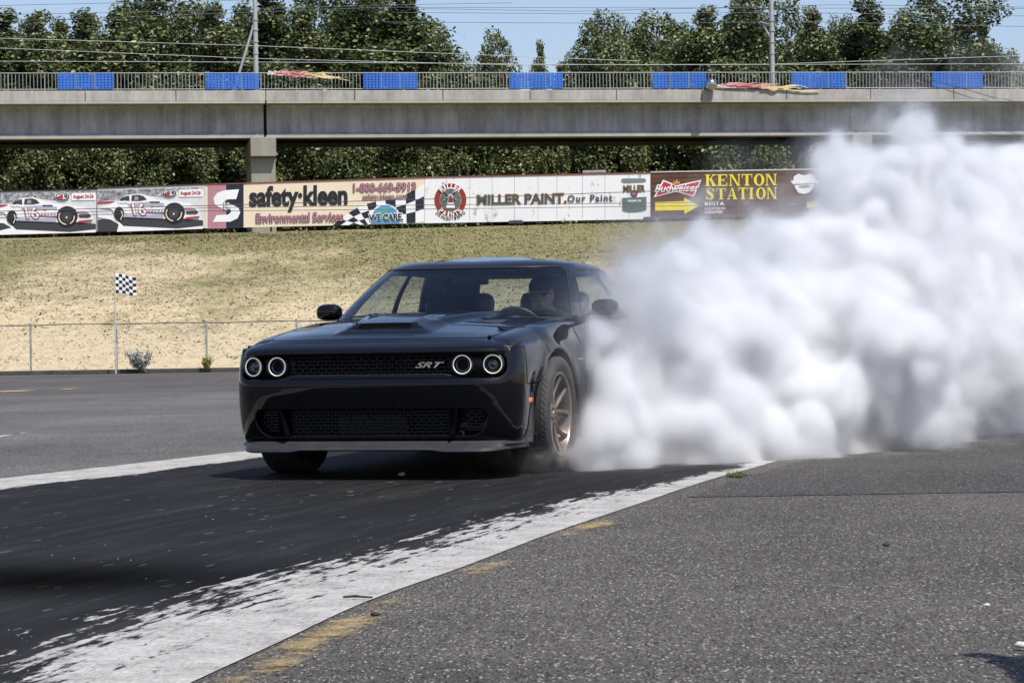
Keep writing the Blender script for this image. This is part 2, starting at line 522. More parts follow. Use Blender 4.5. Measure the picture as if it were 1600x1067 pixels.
# tufts on the bank
N = 75000
pxs = rng.uniform(-90, 1700, N); Yt = SLOPE_Y0+0.3+(rng.random(N)**0.8)*74
Xt = (pxs-800)/4000*Yt
keep = Yt < 145.2 + (Xt + 29.1) * (137.0 - 145.6) / 36.5 - 0.4
Xt, Yt = Xt[keep], Yt[keep]; N = len(Xt)
Zt = slope_z(Xt, Yt)
B = 3
verts = np.zeros((N, B, 3, 3)); hh = rng.uniform(0.015, 0.05, N)*(0.6+Yt/150)
for b in range(B):
    an = rng.uniform(0, 2*math.pi, N); w = rng.uniform(0.02, 0.06, N)
    ox, oy = rng.normal(0, 0.06, N), rng.normal(0, 0.06, N)
    lx, ly = rng.normal(0, 0.09, N), rng.normal(0, 0.09, N)
    c0 = np.stack([Xt+ox, Yt+oy, Zt-0.02], -1)
    d = np.stack([np.cos(an)*w, np.sin(an)*w, 0*w], -1)
    verts[:, b, 0] = c0-d; verts[:, b, 1] = c0+d
    verts[:, b, 2] = c0+np.stack([lx, ly, hh*rng.uniform(0.6, 1.2, N)], -1)
o = mk('grass_tufts', verts.reshape(-1, 3), np.arange(N*B*3).reshape(-1, 3), M['blade'])
tag(o, 'short dry grass blades covering the bank below the signs', 'grass', kind='stuff')

# gravel strip + low kerb at the foot of the bank
M['gravel'] = plain('gravel', (0.33, 0.31, 0.28), 0.95, var=0.4, scale=14, bump=0.6)
mb = MB(); mb.box((0, 66.9, 0.015), (300, 2.0, 0.09)); o = mb.build('gravel_strip', M['gravel']); tag(o, kind='structure')
M['kerb'] = plain('dark_kerb', (0.055, 0.052, 0.048), 0.95, var=0.4, scale=3)
mb = MB(); mb.box((0, 65.75, 0.05), (300, 0.22, 0.12), bevel=0.02); o = mb.build('low_kerb', M['kerb']); tag(o, kind='structure')

# ---- chain link fence
M['galv'] = plain('galvanised_steel', (0.42, 0.42, 0.41), 0.5, 0.6, var=0.25, scale=3)
M['rail'] = plain('rusty_rail', (0.22, 0.17, 0.14), 0.7, 0.3, var=0.4, scale=1.5)
FY = 65.9
fence = empty('chain_link_fence', (0, FY, 0.06), 0, 'low rusty chain link fence along the foot of the grass bank', 'fence')
fh = 1.22
posts = [at(48, 540, FY).x, at(182, 540, FY).x, at(323, 540, FY).x]
sp_ = posts[2]-posts[1]
posts = [posts[0]-2*sp_, posts[0]-sp_] + posts + [posts[2]+sp_*k for k in range(1, 9)]
for x in posts:
    mb = MB(); mb.tube([(x, 0, -0.05), (x, 0, fh+0.03)], 0.03, 8); mb.ball((x, 0, fh+0.04), 0.038, 5)
    mb.build('fence_post', M['galv'], fence)
mb = MB(); mb.tube([(posts[0]+k*(posts[-1]-posts[0])/40, -0.005, fh+0.012*math.sin(k*1.7)) for k in range(41)], 0.021, 6)
mb.build('top_rail', M['rail'], fence)
mb = MB(); sx = 0.075; nz = 16
for k in range(int((posts[-1]-posts[0])/sx)):
    x = posts[0]+k*sx
    mb.tube([(x+(sx*0.5 if i % 2 else -sx*0.5), 0.012*(1 if (i+k) % 2 else -1)-0.03, 0.03+(fh-0.05)*i/nz) for i in range(nz+1)], 0.0034, 3, cap=False)
mb.build('wire_mesh', M['galv'], fence)

# ---- chequered flag on its pole
fl = at(180.5, 560, 65.3)
FP = empty('flag_pole', (fl.x, 65.3, 0), 0, 'thin white pole flying the black and white chequered flag', 'flag pole')
mb = MB(); mb.tube([(0, 0, 0), (0.012, 0, 1.3), (0.02, 0, 2.58)], [0.021, 0.018, 0.015], 8); mb.ball((0.02, 0, 2.6), 0.024, 5)
mb.build('pole', plain('white_pole', (0.42, 0.42, 0.41), 0.5), FP)
nx, nz = 36, 30; Lx, Lz = 0.52, 0.50
U, W = np.meshgrid(np.linspace(0, 1, nx+1), np.linspace(0, 1, nz+1), indexing='ij')
fx = 0.03+Lx*U; fy = 0.07*np.sin(U*7+W*2.0)*U; fz = 2.56-Lz*W-0.10*U*(1-W*0.3)+0.03*np.sin(U*6)*U
F = grid_faces(nx+1, nz+1)
ii, jj = np.meshgrid(np.arange(nx), np.arange(nz), indexing='ij')
fm = ((ii//6 + jj//5) % 2).ravel()
o = mk('chequered_flag', np.stack([fx, fy, fz], -1), F, None, FP, True, [plain('flag_white', (0.75, 0.75, 0.76), 0.8), plain('flag_black', (0.012, 0.012, 0.014), 0.8)], fm)
s = o.modifiers.new('cloth', 'SOLIDIFY'); s.thickness = 0.004

# ---- weeds along the fence
def leafy(name, cx, cy, cz, rx, rz, n, size, mat, label, cat, seed, stemmat):
    r = np.random.default_rng(seed)
    e = empty(name, (cx, cy, cz), 0, label, cat)
    V = []; Fc = []
    mb = MB()
    for k in range(max(8, n//60)):
        a = r.uniform(0, 2*math.pi); t = Vector((math.cos(a)*rx*r.uniform(0.3, 0.9), math.sin(a)*rx*0.6, rz*r.uniform(0.6, 1.05)))
        mb.tube([(0, 0, 0), t*0.5+Vector((0, 0, 0.1*rz)), t], [0.008, 0.006, 0.003], 4)
        for q in range(60):
            f = r.uniform(0.3, 1.05)
            c = t*f+Vector(r.normal(0, 0.10*rx, 3))
            d = Vector(r.normal(0, 1, 3)).normalized()*size*r.uniform(0.6, 1.2); w = d.cross(Vector(r.normal(0, 1, 3))).normalized()*size*0.3
            b = len(V); V += [c-d, c+w, c+d, c-w]; Fc.append((b, b+1, b+2, b+3))
    mb.build('stem', stemmat, e)
    mk('leaf_cluster', [tuple(v) for v in V], Fc, mat, e)
    return e
M['stem'] = plain('weed_stem', (0.16, 0.13, 0.07), 0.9)
bp_ = gp(222, 583)
leafy('weed_bush', bp_.x, 65.45, 0.0, 0.42, 0.55, 1500, 0.05, plain('silvery_leaf', (0.34, 0.36, 0.31), 0.8, var=0.3), 'silvery grey weed bush growing at the fence right of the flag pole', 'bush', 3, M['stem'])
bp_ = gp(336, 580)
leafy('weed_bush', bp_.x, 65.5, 0.0, 0.22, 0.36, 900, 0.04, plain('yellow_green_leaf', (0.22, 0.24, 0.05), 0.8, var=0.35), 'small yellow green weed at the fence beside the car', 'bush', 4, M['stem'])
bp_ = gp(1150, 746)
leafy('weed_sprout', bp_.x, bp_.y, 0.0, 0.11, 0.022, 240, 0.010, plain('bright_weed_leaf', (0.09, 0.115, 0.03), 0.8, var=0.35), 'low green weed sprouting from the joint beside the pale lane edge', 'weed', 5, M['stem'])

# ---- twigs and clods lying on the pavement
M['twig'] = plain('twig_bark', (0.03, 0.026, 0.022), 0.9)
a, b = gp(536, 938), gp(582, 938.5)
mb = MB(); mb.tube([(a.x, a.y, .012), ((a.x*2+b.x)/3, a.y+.004, .014), (b.x, b.y, .012)], [.004, .0045, .003], 6); mb.tube([((a.x*2+b.x)/3, a.y+.004, .014), ((a.x+b.x)/2, a.y-.03, .02)], [.004, .002], 5)
tag(mb.build('twig', M['twig']), 'thin dark twig lying on the pale concrete strip', 'twig')
def clod(px_, py_, r, label, mat, seed):
    q = gp(px_, py_); rr = np.random.default_rng(seed)
    mb = MB(); mb.ball((0, 0, r*0.5), r, 6, (1.3, 0.9, 0.6))
    mb.v = [tuple(np.array(v)*(1+rr.normal(0, 0.12, 3))) for v in mb.v]
    o = mb.build('debris_clod', mat); o.location = (q.x, q.y, 0.008); smooth_angle(o, 60); tag(o, label, 'debris')
M['clod'] = plain('rubber_clod', (0.02, 0.02, 0.02), 0.9, var=0.4, scale=40)
M['stone'] = plain('pale_stone', (0.42, 0.41, 0.39), 0.9, var=0.3, scale=30)
clod(586, 966, 0.012, 'small black rubber clod beside the yellow edge line', M['clod'], 1)
clod(1385, 856, 0.011, 'black crumb alone on the right asphalt below the smoke', M['clod'], 2)
clod(1596, 1016, 0.014, 'pale stone at the head of the shadow', M['stone'], 3)
clod(1542, 951, 0.008, 'small white stone on the asphalt above the shadow', M['stone'], 4)
clod(627, 745, 0.018, 'white pebble at the edge of the shadow under the black car', M['stone'], 5)
# loose grit
N = 420
gpx = rng.uniform(0, 1600, N); gpy = 740+rng.random(N)**1.3*326
V = []; Fc = []
for x_, y_ in zip(gpx, gpy):
    q = gp(x_, y_); r = rng.uniform(0.0012, 0.0034)*(1.5 if rng.random() < 0.06 else 1)
    inl = float(xl(q.y)) < q.x < float(xr(q.y))
    if inl and rng.random() < 0.72: continue
    b = len(V); z = 0.005
    V += [(q.x-r, q.y-r, z), (q.x+r, q.y-r*0.6, z), (q.x+r*0.7, q.y+r, z), (q.x-r*0.8, q.y+r*0.8, z), (q.x, q.y, z+r*1.1)]
    Fc += [(b, b+1, b+4), (b+1, b+2, b+4), (b+2, b+3, b+4), (b+3, b, b+4)]
o = mk('loose_grit', V, Fc, plain('grey_grit', (0.22, 0.21, 0.2), 0.9, var=0.4, scale=30)); tag(o, 'pale loose grit scattered over the asphalt', 'grit', kind='stuff')
# ================================================================== SIGN WALL
WA, WB = at(0, 340, 145.6), at(1016, 320, 137.0)
WA.z = WB.z = 0
WD = (WB-WA).normalized(); WN = Vector((WD.y, -WD.x, 0))          # WN points to the track
if WN.y > 0: WN = -WN
def wp(px, py, off=0.0):
    d = ray(px, py); o = Vector((0, 0, CAMH))
    t = ((WA+WN*off)-o).dot(WN)/d.dot(WN)
    return o+d*t
SLP = -0.021
ink = {}
def colr(name, c, rough=0.6, var=0.05):
    if name not in ink: ink[name] = plain('sign_'+name, c, rough, var=var, scale=1.5)
    return ink[name]
colr('white', (0.82, 0.82, 0.82)); colr('cream', (0.78, 0.665, 0.50)); colr('mauve', (0.40, 0.19, 0.24)); colr('navy', (0.012, 0.018, 0.03))
colr('pink', (0.44, 0.22, 0.26)); colr('ink', (0.013, 0.016, 0.018)); colr('red', (0.45, 0.03, 0.045)); colr('darkred', (0.26, 0.022, 0.03))
colr('slate', (0.10, 0.145, 0.135)); colr('gold', (0.58, 0.30, 0.06)); colr('yellow', (0.80, 0.66, 0.01)); colr('grey', (0.30, 0.30, 0.32))
colr('tarmac', (0.045, 0.045, 0.05)); colr('sky', (0.10, 0.30, 0.55)); colr('teal', (0.10, 0.38, 0.36)); colr('lilac', (0.40, 0.40, 0.54)); colr('greenink', (0.06, 0.085, 0.08)); colr('lidgrey', (0.16, 0.22, 0.23))

def flat(name, parent, pts, mat, lay, thick=0.0):
    """an outline on the sign face, as a thin plate"""
    o1 = 0.05+0.012*lay
    P = [wp(x, y, o1) for x, y in pts]
    n = len(P)
    Q = [p-WN*0.010 for p in P]
    vs = [tuple(p) for p in P+Q]
    fs = [tuple(range(n))]+[(i, (i+1) % n, n+(i+1) % n, n+i) for i in range(n)]
    return mk(name, vs, fs, mat, parent)
_tc = {}
def text_mesh(s, bold=0.0, shear=0.0, space=1.0):
    key = (s, bold, shear, space)
    if key in _tc: return _tc[key]
    cu = bpy.data.curves.new('lettering', 'FONT'); cu.body = s; cu.size = 1.0; cu.offset = bold; cu.shear = shear; cu.space_character = space
    cu.resolution_u = 4
    ob = bpy.data.objects.new('lettering', cu); col.objects.link(ob)
    dg = bpy.context.evaluated_depsgraph_get(); dg.update()
    me = bpy.data.meshes.new_from_object(ob.evaluated_get(dg))
    V = np.array([v.co[:] for v in me.vertices]); F = [list(p.vertices) for p in me.polygons]
    bpy.data.objects.remove(ob); bpy.data.meshes.remove(me)
    _tc[key] = (V, F)
    return V, F
def letters(parent, s, x0, y0, x1, y1, mat, lay, bold=0.0, shear=0.0, space=1.0, slope=SLP, fitb=None, part='lettering'):
    """write s so that its box fills x0..x1, y0 (top) .. y1 (bottom) of the sign face"""
    V, F = text_mesh(s, bold, shear, space)
    Vf = V if fitb is None else text_mesh(s, fitb, shear, space)[0]
    mn, mx = Vf.min(0), Vf.max(0)
    u = (V[:, 0]-mn[0])/(mx[0]-mn[0]); v = (V[:, 1]-mn[1])/(mx[1]-mn[1])
    X = x0+u*(x1-x0); Y = y1-v*(y1-y0)+slope*(X-x0)
    vs = [tuple(wp(a, b, 0.05+0.012*lay)) for a, b in zip(X, Y)]
    return mk(part, vs, F, mat, parent)
def arc_letters(parent, s, cx, cy, rx, ry, a0, a1, h, mat, lay, inward=False, bold=0.02):
    """letters along an arc, angles in degrees clockwise from the top; inward = read from below"""
    AV, AF = [], []
    n = len(s)
    for k, ch in enumerate(s):
        if ch == ' ': continue
        V, F = text_mesh(ch, bold)
        mn, mx = V.min(0), V.max(0)
        a = R(a0+(a1-a0)*(k+0.5)/n)
        w = abs(R(a1-a0))*rx/n*0.42*(0.5 if ch in 'I1i' else 1)
        u = ((V[:, 0]-mn[0])/(mx[0]-mn[0])-0.5)*2*w; v = (V[:, 1]/0.7-0.5)*h
        if inward:
            X = cx+math.sin(a)*(rx-v)-math.cos(a)*u*1.0; X = cx+math.sin(a)*(rx-v)+(-math.cos(a))*u
            Y = cy-math.cos(a)*(ry-v)-math.sin(a)*u
        else:
            X = cx+math.sin(a)*(rx+v)+math.cos(a)*u
            Y = cy-math.cos(a)*(ry+v)+math.sin(a)*u
        b = len(AV)
        AV += [tuple(wp(p, q, 0.05+0.012*lay)) for p, q in zip(X, Y)]
        AF += [[b+i for i in f] for f in F]
    return mk('lettering', AV, AF, mat, parent)
def ell(cx, cy, rx, ry, n=28, a0=0, a1=360):
    return [(cx+rx*math.cos(R(a0+(a1-a0)*k/n)), cy+ry*math.sin(R(a0+(a1-a0)*k/n))) for k in range(n if a1-a0 == 360 else n+1)]
def board(name, label, quad, mat, cap=None, cat='billboard'):
    """quad: photo corners tl, tr, br, bl"""
    tl, tr, br, bl = quad
    base = wp((bl[0]+br[0])/2, (bl[1]+br[1])/2)
    e = empty(name, (0, 0, 0), 0, label, cat, 'advertising boards along the wall')
    P = [wp(*q, 0.05) for q in quad]; Q = [p-WN*0.09 for p in P]
    mk('panel', [tuple(v) for v in P+Q], [(0, 1, 2, 3), (7, 6, 5, 4), (0, 4, 5, 1), (1, 5, 6, 2), (2, 6, 7, 3), (3, 7, 4, 0)], mat, e)
    if cap:
        mb = MB(); a, b = P[0]-WN*0.045, P[1]-WN*0.045
        d = (b-a); L = d.length; rot = Matrix.Rotation(math.atan2(d.y, d.x), 3, 'Z') @ Matrix.Rotation(-math.asin(d.z/L), 3, 'Y')
        mb.box((a+b)/2+Vector((0, 0, 0.03)), (L, 0.14, 0.07), rot)
        mb.build('top_cap', cap, e)
    for k in range(5):
        mb = MB()
        t = (k+0.5)/5
        q0 = P[3].lerp(P[2], t)-WN*0.16; q1 = P[0].lerp(P[1], t)-WN*0.16
        mb.tube([q0-Vector((0, 0, 0.6)), q1-Vector((0, 0, 0.05))], 0.06, 6)
        mb.build('support_post', M['sign_post'], e)
    return e
M['sign_post'] = plain('sign_post_timber', (0.10, 0.08, 0.06), 0.9)
M['cap_dark'] = plain('sign_cap_dark', (0.05, 0.04, 0.04), 0.8)
M['cap_pale'] = plain('sign_cap_pale', (0.50, 0.47, 0.42), 0.8)
M['cap_red'] = plain('sign_cap_red', (0.20, 0.06, 0.05), 0.8)

# crowd printed on the race boards
m = NT('printed_crowd'); p = m.pos()
n = m.noise(p, 5, 4, 0.9)
m.set(Base_Color=m.ramp(n, [(0.36, (0.05, 0.05, 0.055)), (0.5, (0.26, 0.26, 0.28)), (0.62, (0.58, 0.58, 0.60))]), Roughness=0.7)
M['crowd'] = m.mat
m = NT('printed_haze'); p = m.pos()
m.set(Base_Color=m.ramp(m.noise(p, 0.9, 4, 0.6), [(0.3, (0.52, 0.52, 0.55)), (0.7, (0.72, 0.72, 0.73))]), Roughness=0.7)
M['printhaze'] = m.mat

def race_board(label, x0, x1, tl, tr, br, bl, ox, oy):
    e = board('race_billboard', label, ((x0, tl), (x1, tr), (x1, br), (x0, bl)), M['printhaze'], M['cap_dark'])
    def q(zx, zy):                              # position on the first board, tenths of a photo pixel
        return (ox+zx/10, oy+zy/10-SLP*0)
    def lay(name, pts, mat, l): return flat(name, e, [q(*p) for p in pts], mat, l)
    L = (x0-ox)*10+6
    lay('crowd_print', [(L, 235), (700, 205), (1500, 180), (1500, 225), (1100, 240), (850, 330), (620, 300), (400, 290), (140, 370), (L, 400)], M['crowd'], 1)
    lay('track_print', [(L, 690), (300, 640), (900, 650), (1250, 680), (1498, 700), (1498, 780), (900, 850), (L, 880)], colr('tarmac', 0), 1)
    lay('white_line_print', [(L, 590), (100, 640), (250, 790), (500, 800), (1100, 830), (1490, 790), (1490, 832), (L+300, 878), (180, 760), (60, 690), (L, 650)], colr('white', 0), 2)
    lay('red_print', [(L, 410), (120, 398), (100, 425), (L, 440)], colr('red', 0), 2)
    body = [(L+60 if L > -60 else 0, 460), (140, 405), (220, 350), (330, 300), (520, 282), (640, 330), (800, 375), (1000, 400), (1250, 430), (1400, 500), (1440, 560), (1440, 640), (1210, 670), (880, 675), (260, 650), (110, 590), (60, 520), (L+40, 500)]
    lay('race_car_print', body, colr('white', 0), 3)
    lay('race_car_shade', [(270, 600), (450, 620), (880, 600), (880, 670), (460, 655), (270, 648)], colr('lilac', 0), 4)
    lay('race_car_shade', [(330, 440), (400, 430), (640, 410), (890, 430), (890, 480), (640, 470), (340, 490)], colr('lilac', 0), 4)
    lay('window_print', [(160, 395), (240, 340), (340, 312), (350, 395)], colr('tarmac', 0), 4)
    lay('window_print', [(375, 395), (385, 310), (500, 300), (570, 325), (620, 375), (520, 395)], colr('tarmac', 0), 4)
    lay('driver_net_print', [(420, 385), (430, 330), (480, 325), (490, 380)], colr('grey', 0), 5)
    for k in range(4): flat('sponsor_print', e, [q(*p) for p in ell(190+k*42, 410+8*(k % 2), 24, 20, 8)], colr('white', 0), 5)
    flat('tyre_print', e, [q(*p) for p in ell(1050, 575, 165, 152)], colr('ink', 0), 5)
    flat('wheel_print', e, [q(*p) for p in ell(1040, 595, 78, 80)], colr('tarmac', 0), 6)
    flat('hub_print', e, [q(*p) for p in ell(1040, 600, 14, 14, 8)], colr('white', 0), 7)
    for a0, a1 in ((200, 330), (100, 175)):
        pts = [(1040+128*math.cos(R(a)), 590+125*math.sin(R(a))) for a in range(a0-110, a1-110, 10)]+[(1040+112*math.cos(R(a)), 590+108*math.sin(R(a))) for a in range(a1-110, a0-110, -10)]
        flat('tyre_mark_print', e, [q(*p) for p in pts], colr('cream', 0), 6)
    flat('tyre_print', e, [q(*p) for p in ell(185, 595, 78, 108)], colr('ink', 0), 5)
    flat('tyre_mark_print', e, [q(200, 545), q(232, 560), q(245, 620), q(215, 690), q(200, 695), q(232, 620), q(222, 575)], colr('cream', 0), 6)
    lay('stripe_print', [(620, 565), (890, 585), (890, 598), (620, 580)], colr('red', 0), 5)
    lay('bumper_print', [(1225, 650), (1440, 630), (1440, 650), (1225, 685)], colr('red', 0), 5)
    lay('grille_print', [(1230, 560), (1400, 545), (1425, 580), (1380, 600), (1240, 600)], colr('tarmac', 0), 5)
    lay('headlamp_print', [(1200, 505), (1320, 500), (1400, 530), (1240, 540)], colr('pink', 0), 5)
    lay('sponsor_print', [(680, 470), (720, 450), (730, 480), (690, 490)], colr('gold', 0), 5)
    lay('sponsor_print', [(660, 405), (820, 405), (820, 425), (670, 425)], colr('tarmac', 0), 5)
    for k in range(5): lay('sponsor_print', [(640+k*50, 535), (672+k*50, 535), (672+k*50, 555), (640+k*50, 555)], colr('grey' if k % 2 else 'lilac', 0), 5)
    letters(e, '16', *q(365, 425), *q(622, 628), colr('red', 0), 6, bold=0.06, shear=-0.22, slope=0, fitb=0.06)
    letters(e, '16', *q(380, 436), *q(606, 618), colr('white', 0), 7, bold=0.02, shear=-0.22, slope=0, fitb=0.02)
    lay('notice_print', [(1120, 222), (1492, 212), (1492, 330), (1120, 335)], colr('white', 0), 2)
    letters(e, 'August 24-26', *q(1140, 243), *q(1462, 318), colr('red', 0), 3, bold=0.035, fitb=0.035)
    for k, (rx, ry, cc) in enumerate(((118, 68, 'white'), (108, 60, 'ink'), (88, 44, 'white'))):
        flat('oval_logo_print', e, [q(*p) for p in ell(972, 272, rx, ry)], colr(cc, 0), 3+k)
    lay('oval_logo_bar', [(895, 268), (985, 262), (985, 305), (905, 305)], colr('red', 0), 6)
    lay('oval_logo_bar', [(1000, 240), (1045, 250), (1050, 285), (1010, 290)], colr('tarmac', 0), 6)
    lay('oval_logo_bar', [(930, 242), (985, 236), (985, 254), (930, 256)], colr('red', 0), 6)
    return e
race_board('leftmost race car billboard, cut by the photo edge', -60, 150, 302, 297, 362.3, 368.5, 0, 280)
race_board('race car billboard between its twin and the pink S logo board', 152, 320, 295, 289, 356.5, 361.5, 167.5, 274.5)

# ---- cream services board
e = board('services_billboard', 'cream billboard with black safety-kleen lettering and chequered band', ((320.5, 289.5), (663, 278.5), (663, 349), (320.5, 357)), colr('cream', 0), M['cap_red'])
e['label'] = 'cream billboard with tall black lettering, pink S logo and chequered band'
def q3(zx, zy): return (300+zx/4, 250+zy/4)
def L3(name, pts, c, l): return flat(name, e, [q3(*p) for p in pts], colr(c, 0), l)
L3('logo_panel', [(98, 157), (213, 153), (213, 428), (98, 430)], 'pink', 1)
L3('logo_panel', [(213, 153), (322, 149), (322, 425), (213, 428)], 'navy', 1)
L3('logo_letter', [(294, 184), (205, 190), (158, 206), (134, 240), (142, 278), (180, 304), (222, 314), (216, 288), (200, 270), (206, 252), (230, 246), (276, 246)], 'white', 2)
L3('logo_letter', [(131, 389), (240, 386), (284, 366), (301, 330), (290, 300), (248, 278), (212, 272), (220, 292), (240, 306), (244, 326), (226, 342), (152, 346)], 'white', 2)
letters(e, 'K', *q3(196, 264), *q3(242, 312), colr('ink', 0), 3, bold=0.03)
letters(e, 'K', *q3(200, 266), *q3(238, 310), colr('white', 0), 4, bold=0.0)
letters(e, 'safety\u00b7kleen', *q3(357, 165), *q3(972, 332), colr('ink', 0), 2, bold=0.04, fitb=0.04)
letters(e, '1-800-669-5913', *q3(1006, 146), *q3(1400, 205), colr('ink', 0), 3, bold=0.06, fitb=0.06)
letters(e, '1-800-669-5913', *q3(1010, 150), *q3(1396, 202), colr('mauve', 0), 4, bold=0.03, fitb=0.03)
letters(e, 'safety-kleen.com', *q3(1065, 214), *q3(1346, 258), colr('ink', 0), 3, bold=0.035, fitb=0.035)
letters(e, 'safety-kleen.com', *q3(1067, 216), *q3(1344, 256), colr('mauve', 0), 4, bold=0.015, fitb=0.015)
letters(e, 'Environmental Services', *q3(398, 334), *q3(946, 396), colr('ink', 0), 3, bold=0.045, fitb=0.045)
letters(e, 'Environmental Services', *q3(402, 337), *q3(942, 394), colr('mauve', 0), 4, bold=0.025, fitb=0.025)
up = np.array([(880, 409), (945, 352), (1025, 302), (1108, 268), (1190, 254), (1280, 244), (1372, 200), (1450, 148)], float)
lo_ = np.array([(1030, 407), (1062, 405), (1095, 404), (1140, 400), (1210, 395), (1290, 398), (1375, 396), (1450, 385)], float)
mbw, mbk = [], []
fw, fk = [], []
rows, ncol = 3, 10
tt = np.linspace(0, 1, ncol+1); ui = np.stack([np.interp(tt, np.linspace(0, 1, 8), up[:, k]) for k in (0, 1)], -1); li = np.stack([np.interp(tt, np.linspace(0, 1, 8), lo_[:, k]) for k in (0, 1)], -1)
for i in range(ncol):
    for j in range(rows):
        qd = [ui[i]*(1-a)+li[i]*a if s_ == 0 else ui[i+1]*(1-a)+li[i+1]*a for s_, a in ((0, j/rows), (1, j/rows), (1, (j+1)/rows), (0, (j+1)/rows))]
        dst, fd = ((mbk, fk) if (i+j) % 2 == 0 else (mbw, fw))
        b = len(dst); dst += [tuple(wp(*q3(*p_), 0.05+0.012)) for p_ in qd]; fd.append((b, b+1, b+2, b+3))
mk('chequered_print', mbk, fk, colr('navy', 0), e); mk('chequered_print', mbw, fw, colr('white', 0), e)
L3('globe_print', ell(1208, 372, 96, 96, 20, 180, 360)+[(1304, 396), (1112, 399)], 'white', 2)
L3('globe_print', ell(1208, 374, 88, 90, 20, 180, 360)+[(1296, 396), (1120, 399)], 'sky', 3)
L3('globe_print', [(1150, 318), (1200, 296), (1250, 300), (1230, 322), (1180, 334), (1150, 350)], 'teal', 4)
L3('globe_print', [(1135, 352), (1190, 342), (1280, 345), (1290, 362), (1210, 372), (1130, 372)], 'teal', 4)
letters(e, 'WE CARE.', *q3(1100, 334), *q3(1326, 384), colr('white', 0), 5, bold=0.075, fitb=0.075)
letters(e, 'WE CARE.', *q3(1106, 339), *q3(1320, 381), colr('ink', 0), 6, bold=0.028, fitb=0.028)

# ---- white paint-shop board, peeling
m = NT('peeling_white_board'); p = m.pos()
st = m.noise(m.pos((0.55, 0.55, 0.16)), 1.5, 5, 0.75, 0.3); bl = m.noise(p, 3.5, 5, 0.8)
wv = m.math('ADD', m.math('MULTIPLY', st, 0.65), m.math('MULTIPLY', bl, 0.45))
m.set(Base_Color=m.ramp(wv, [(0.3, (0.82, 0.825, 0.83)), (0.615, (0.78, 0.78, 0.79)), (0.665, (0.40, 0.38, 0.35)), (0.75, (0.34, 0.31, 0.28))]), Roughness=0.7)
e = board('paint_billboard', 'white peeling billboard with a red windmill badge and a painted can', ((663.5, 278.3), (1016, 271), (1016, 342.5), (663.5, 349)), m.mat, M['cap_red'])
def q4(zx, zy): return (650+zx/4, 250+zy/4)
def L4(name, pts, c, l): return flat(name, e, [q4(*p) for p in pts], colr(c, 0), l)
for k, sx_ in enumerate((190, 335, 475, 615, 762, 880, 1040, 1180, 1330)):
    yt = 112-0.024*sx_; yb = 396-0.020*sx_
    L4('panel_seam', [(sx_, yt+4), (sx_+2.2, yt+4), (sx_+2.2, yb-6), (sx_, yb-6)], 'grey', 0.5)
for k, (rr, cc) in enumerate(((101, 'gold'), (98, 'darkred'), (69, 'gold'), (65, 'slate'))):
    L4('badge_print', ell(215, 250, rr, rr*1.03, 40), cc, 1+k)
arc_letters(e, 'MILLER', *q4(215, 250), 21.5, 22.2, -50, 50, 8.5, colr('white', 0), 6, bold=0.03)
arc_letters(e, 'PAINTS', *q4(215, 250), 21.5, 22.2, 230, 130, 8.0, colr('white', 0), 6, True, bold=0.03)
arc_letters(e, 'Since 1890', *q4(215, 250), 28.5, 29.2, 231, 129, 6.0, colr('ink', 0), 2, True, bold=0.0)
L4('windmill_print', [(188, 300), (202, 240), (197, 228), (215, 212), (233, 228), (228, 240), (244, 300)], 'white', 5)
L4('windmill_print', [(194, 278), (206, 240), (203, 230), (215, 219), (227, 230), (224, 240), (238, 278)], 'darkred', 6)
for bl_ in (((212, 228), (172, 196), (182, 190), (190, 202)), ((218, 228), (236, 192), (252, 198), (228, 215)), ((211, 230), (176, 244), (178, 256), (196, 244)), ((219, 230), (244, 240), (254, 250), (236, 248))):
    L4('windmill_sail', bl_, 'white', 7)
    c_ = np.mean(bl_, 0); L4('windmill_sail', [tuple(c_+(np.array(b_)-c_)*0.72) for b_ in bl_], 'darkred', 8)
L4('windmill_print', [(200, 268), (232, 268), (236, 276), (196, 276)], 'white', 7)
letters(e, 'MILLER PAINT.', *q4(378, 216), *q4(944, 284), colr('gold', 0), 2, bold=0.05, fitb=0.05)
letters(e, 'MILLER PAINT.', *q4(382, 219), *q4(940, 281), colr('greenink', 0), 3, bold=0.03, fitb=0.03)
letters(e, 'Our Paint', *q4(947, 220), *q4(1228, 266), colr('greenink', 0), 3, bold=0.035, space=1.25, fitb=0.035)
L4('can_print', [(1285, 120), (1300, 116), (1425, 116), (1437, 122), (1437, 132), (1420, 138), (1300, 142), (1285, 134)], 'lidgrey', 2)
letters(e, 'MILLER', *q4(1294, 158), *q4(1434, 202), colr('gold', 0), 2, bold=0.06, fitb=0.06)
letters(e, 'MILLER', *q4(1296, 160), *q4(1432, 200), colr('greenink', 0), 3, bold=0.025, fitb=0.025)
L4('can_badge', ell(1363, 212, 22, 21, 16), 'darkred', 2); L4('can_badge', ell(1363, 212, 12, 12, 12), 'lidgrey', 3)
L4('can_print', [(1290, 238), (1440, 231), (1440, 310), (1415, 320), (1365, 326), (1315, 324), (1290, 316)], 'slate', 2)
letters(e, 'PREMIUM', *q4(1324, 250), *q4(1406, 263), colr('white', 0), 3, bold=0.02)
L4('can_print', [(1340, 274), (1392, 272), (1392, 276), (1340, 278)], 'lidgrey', 3)

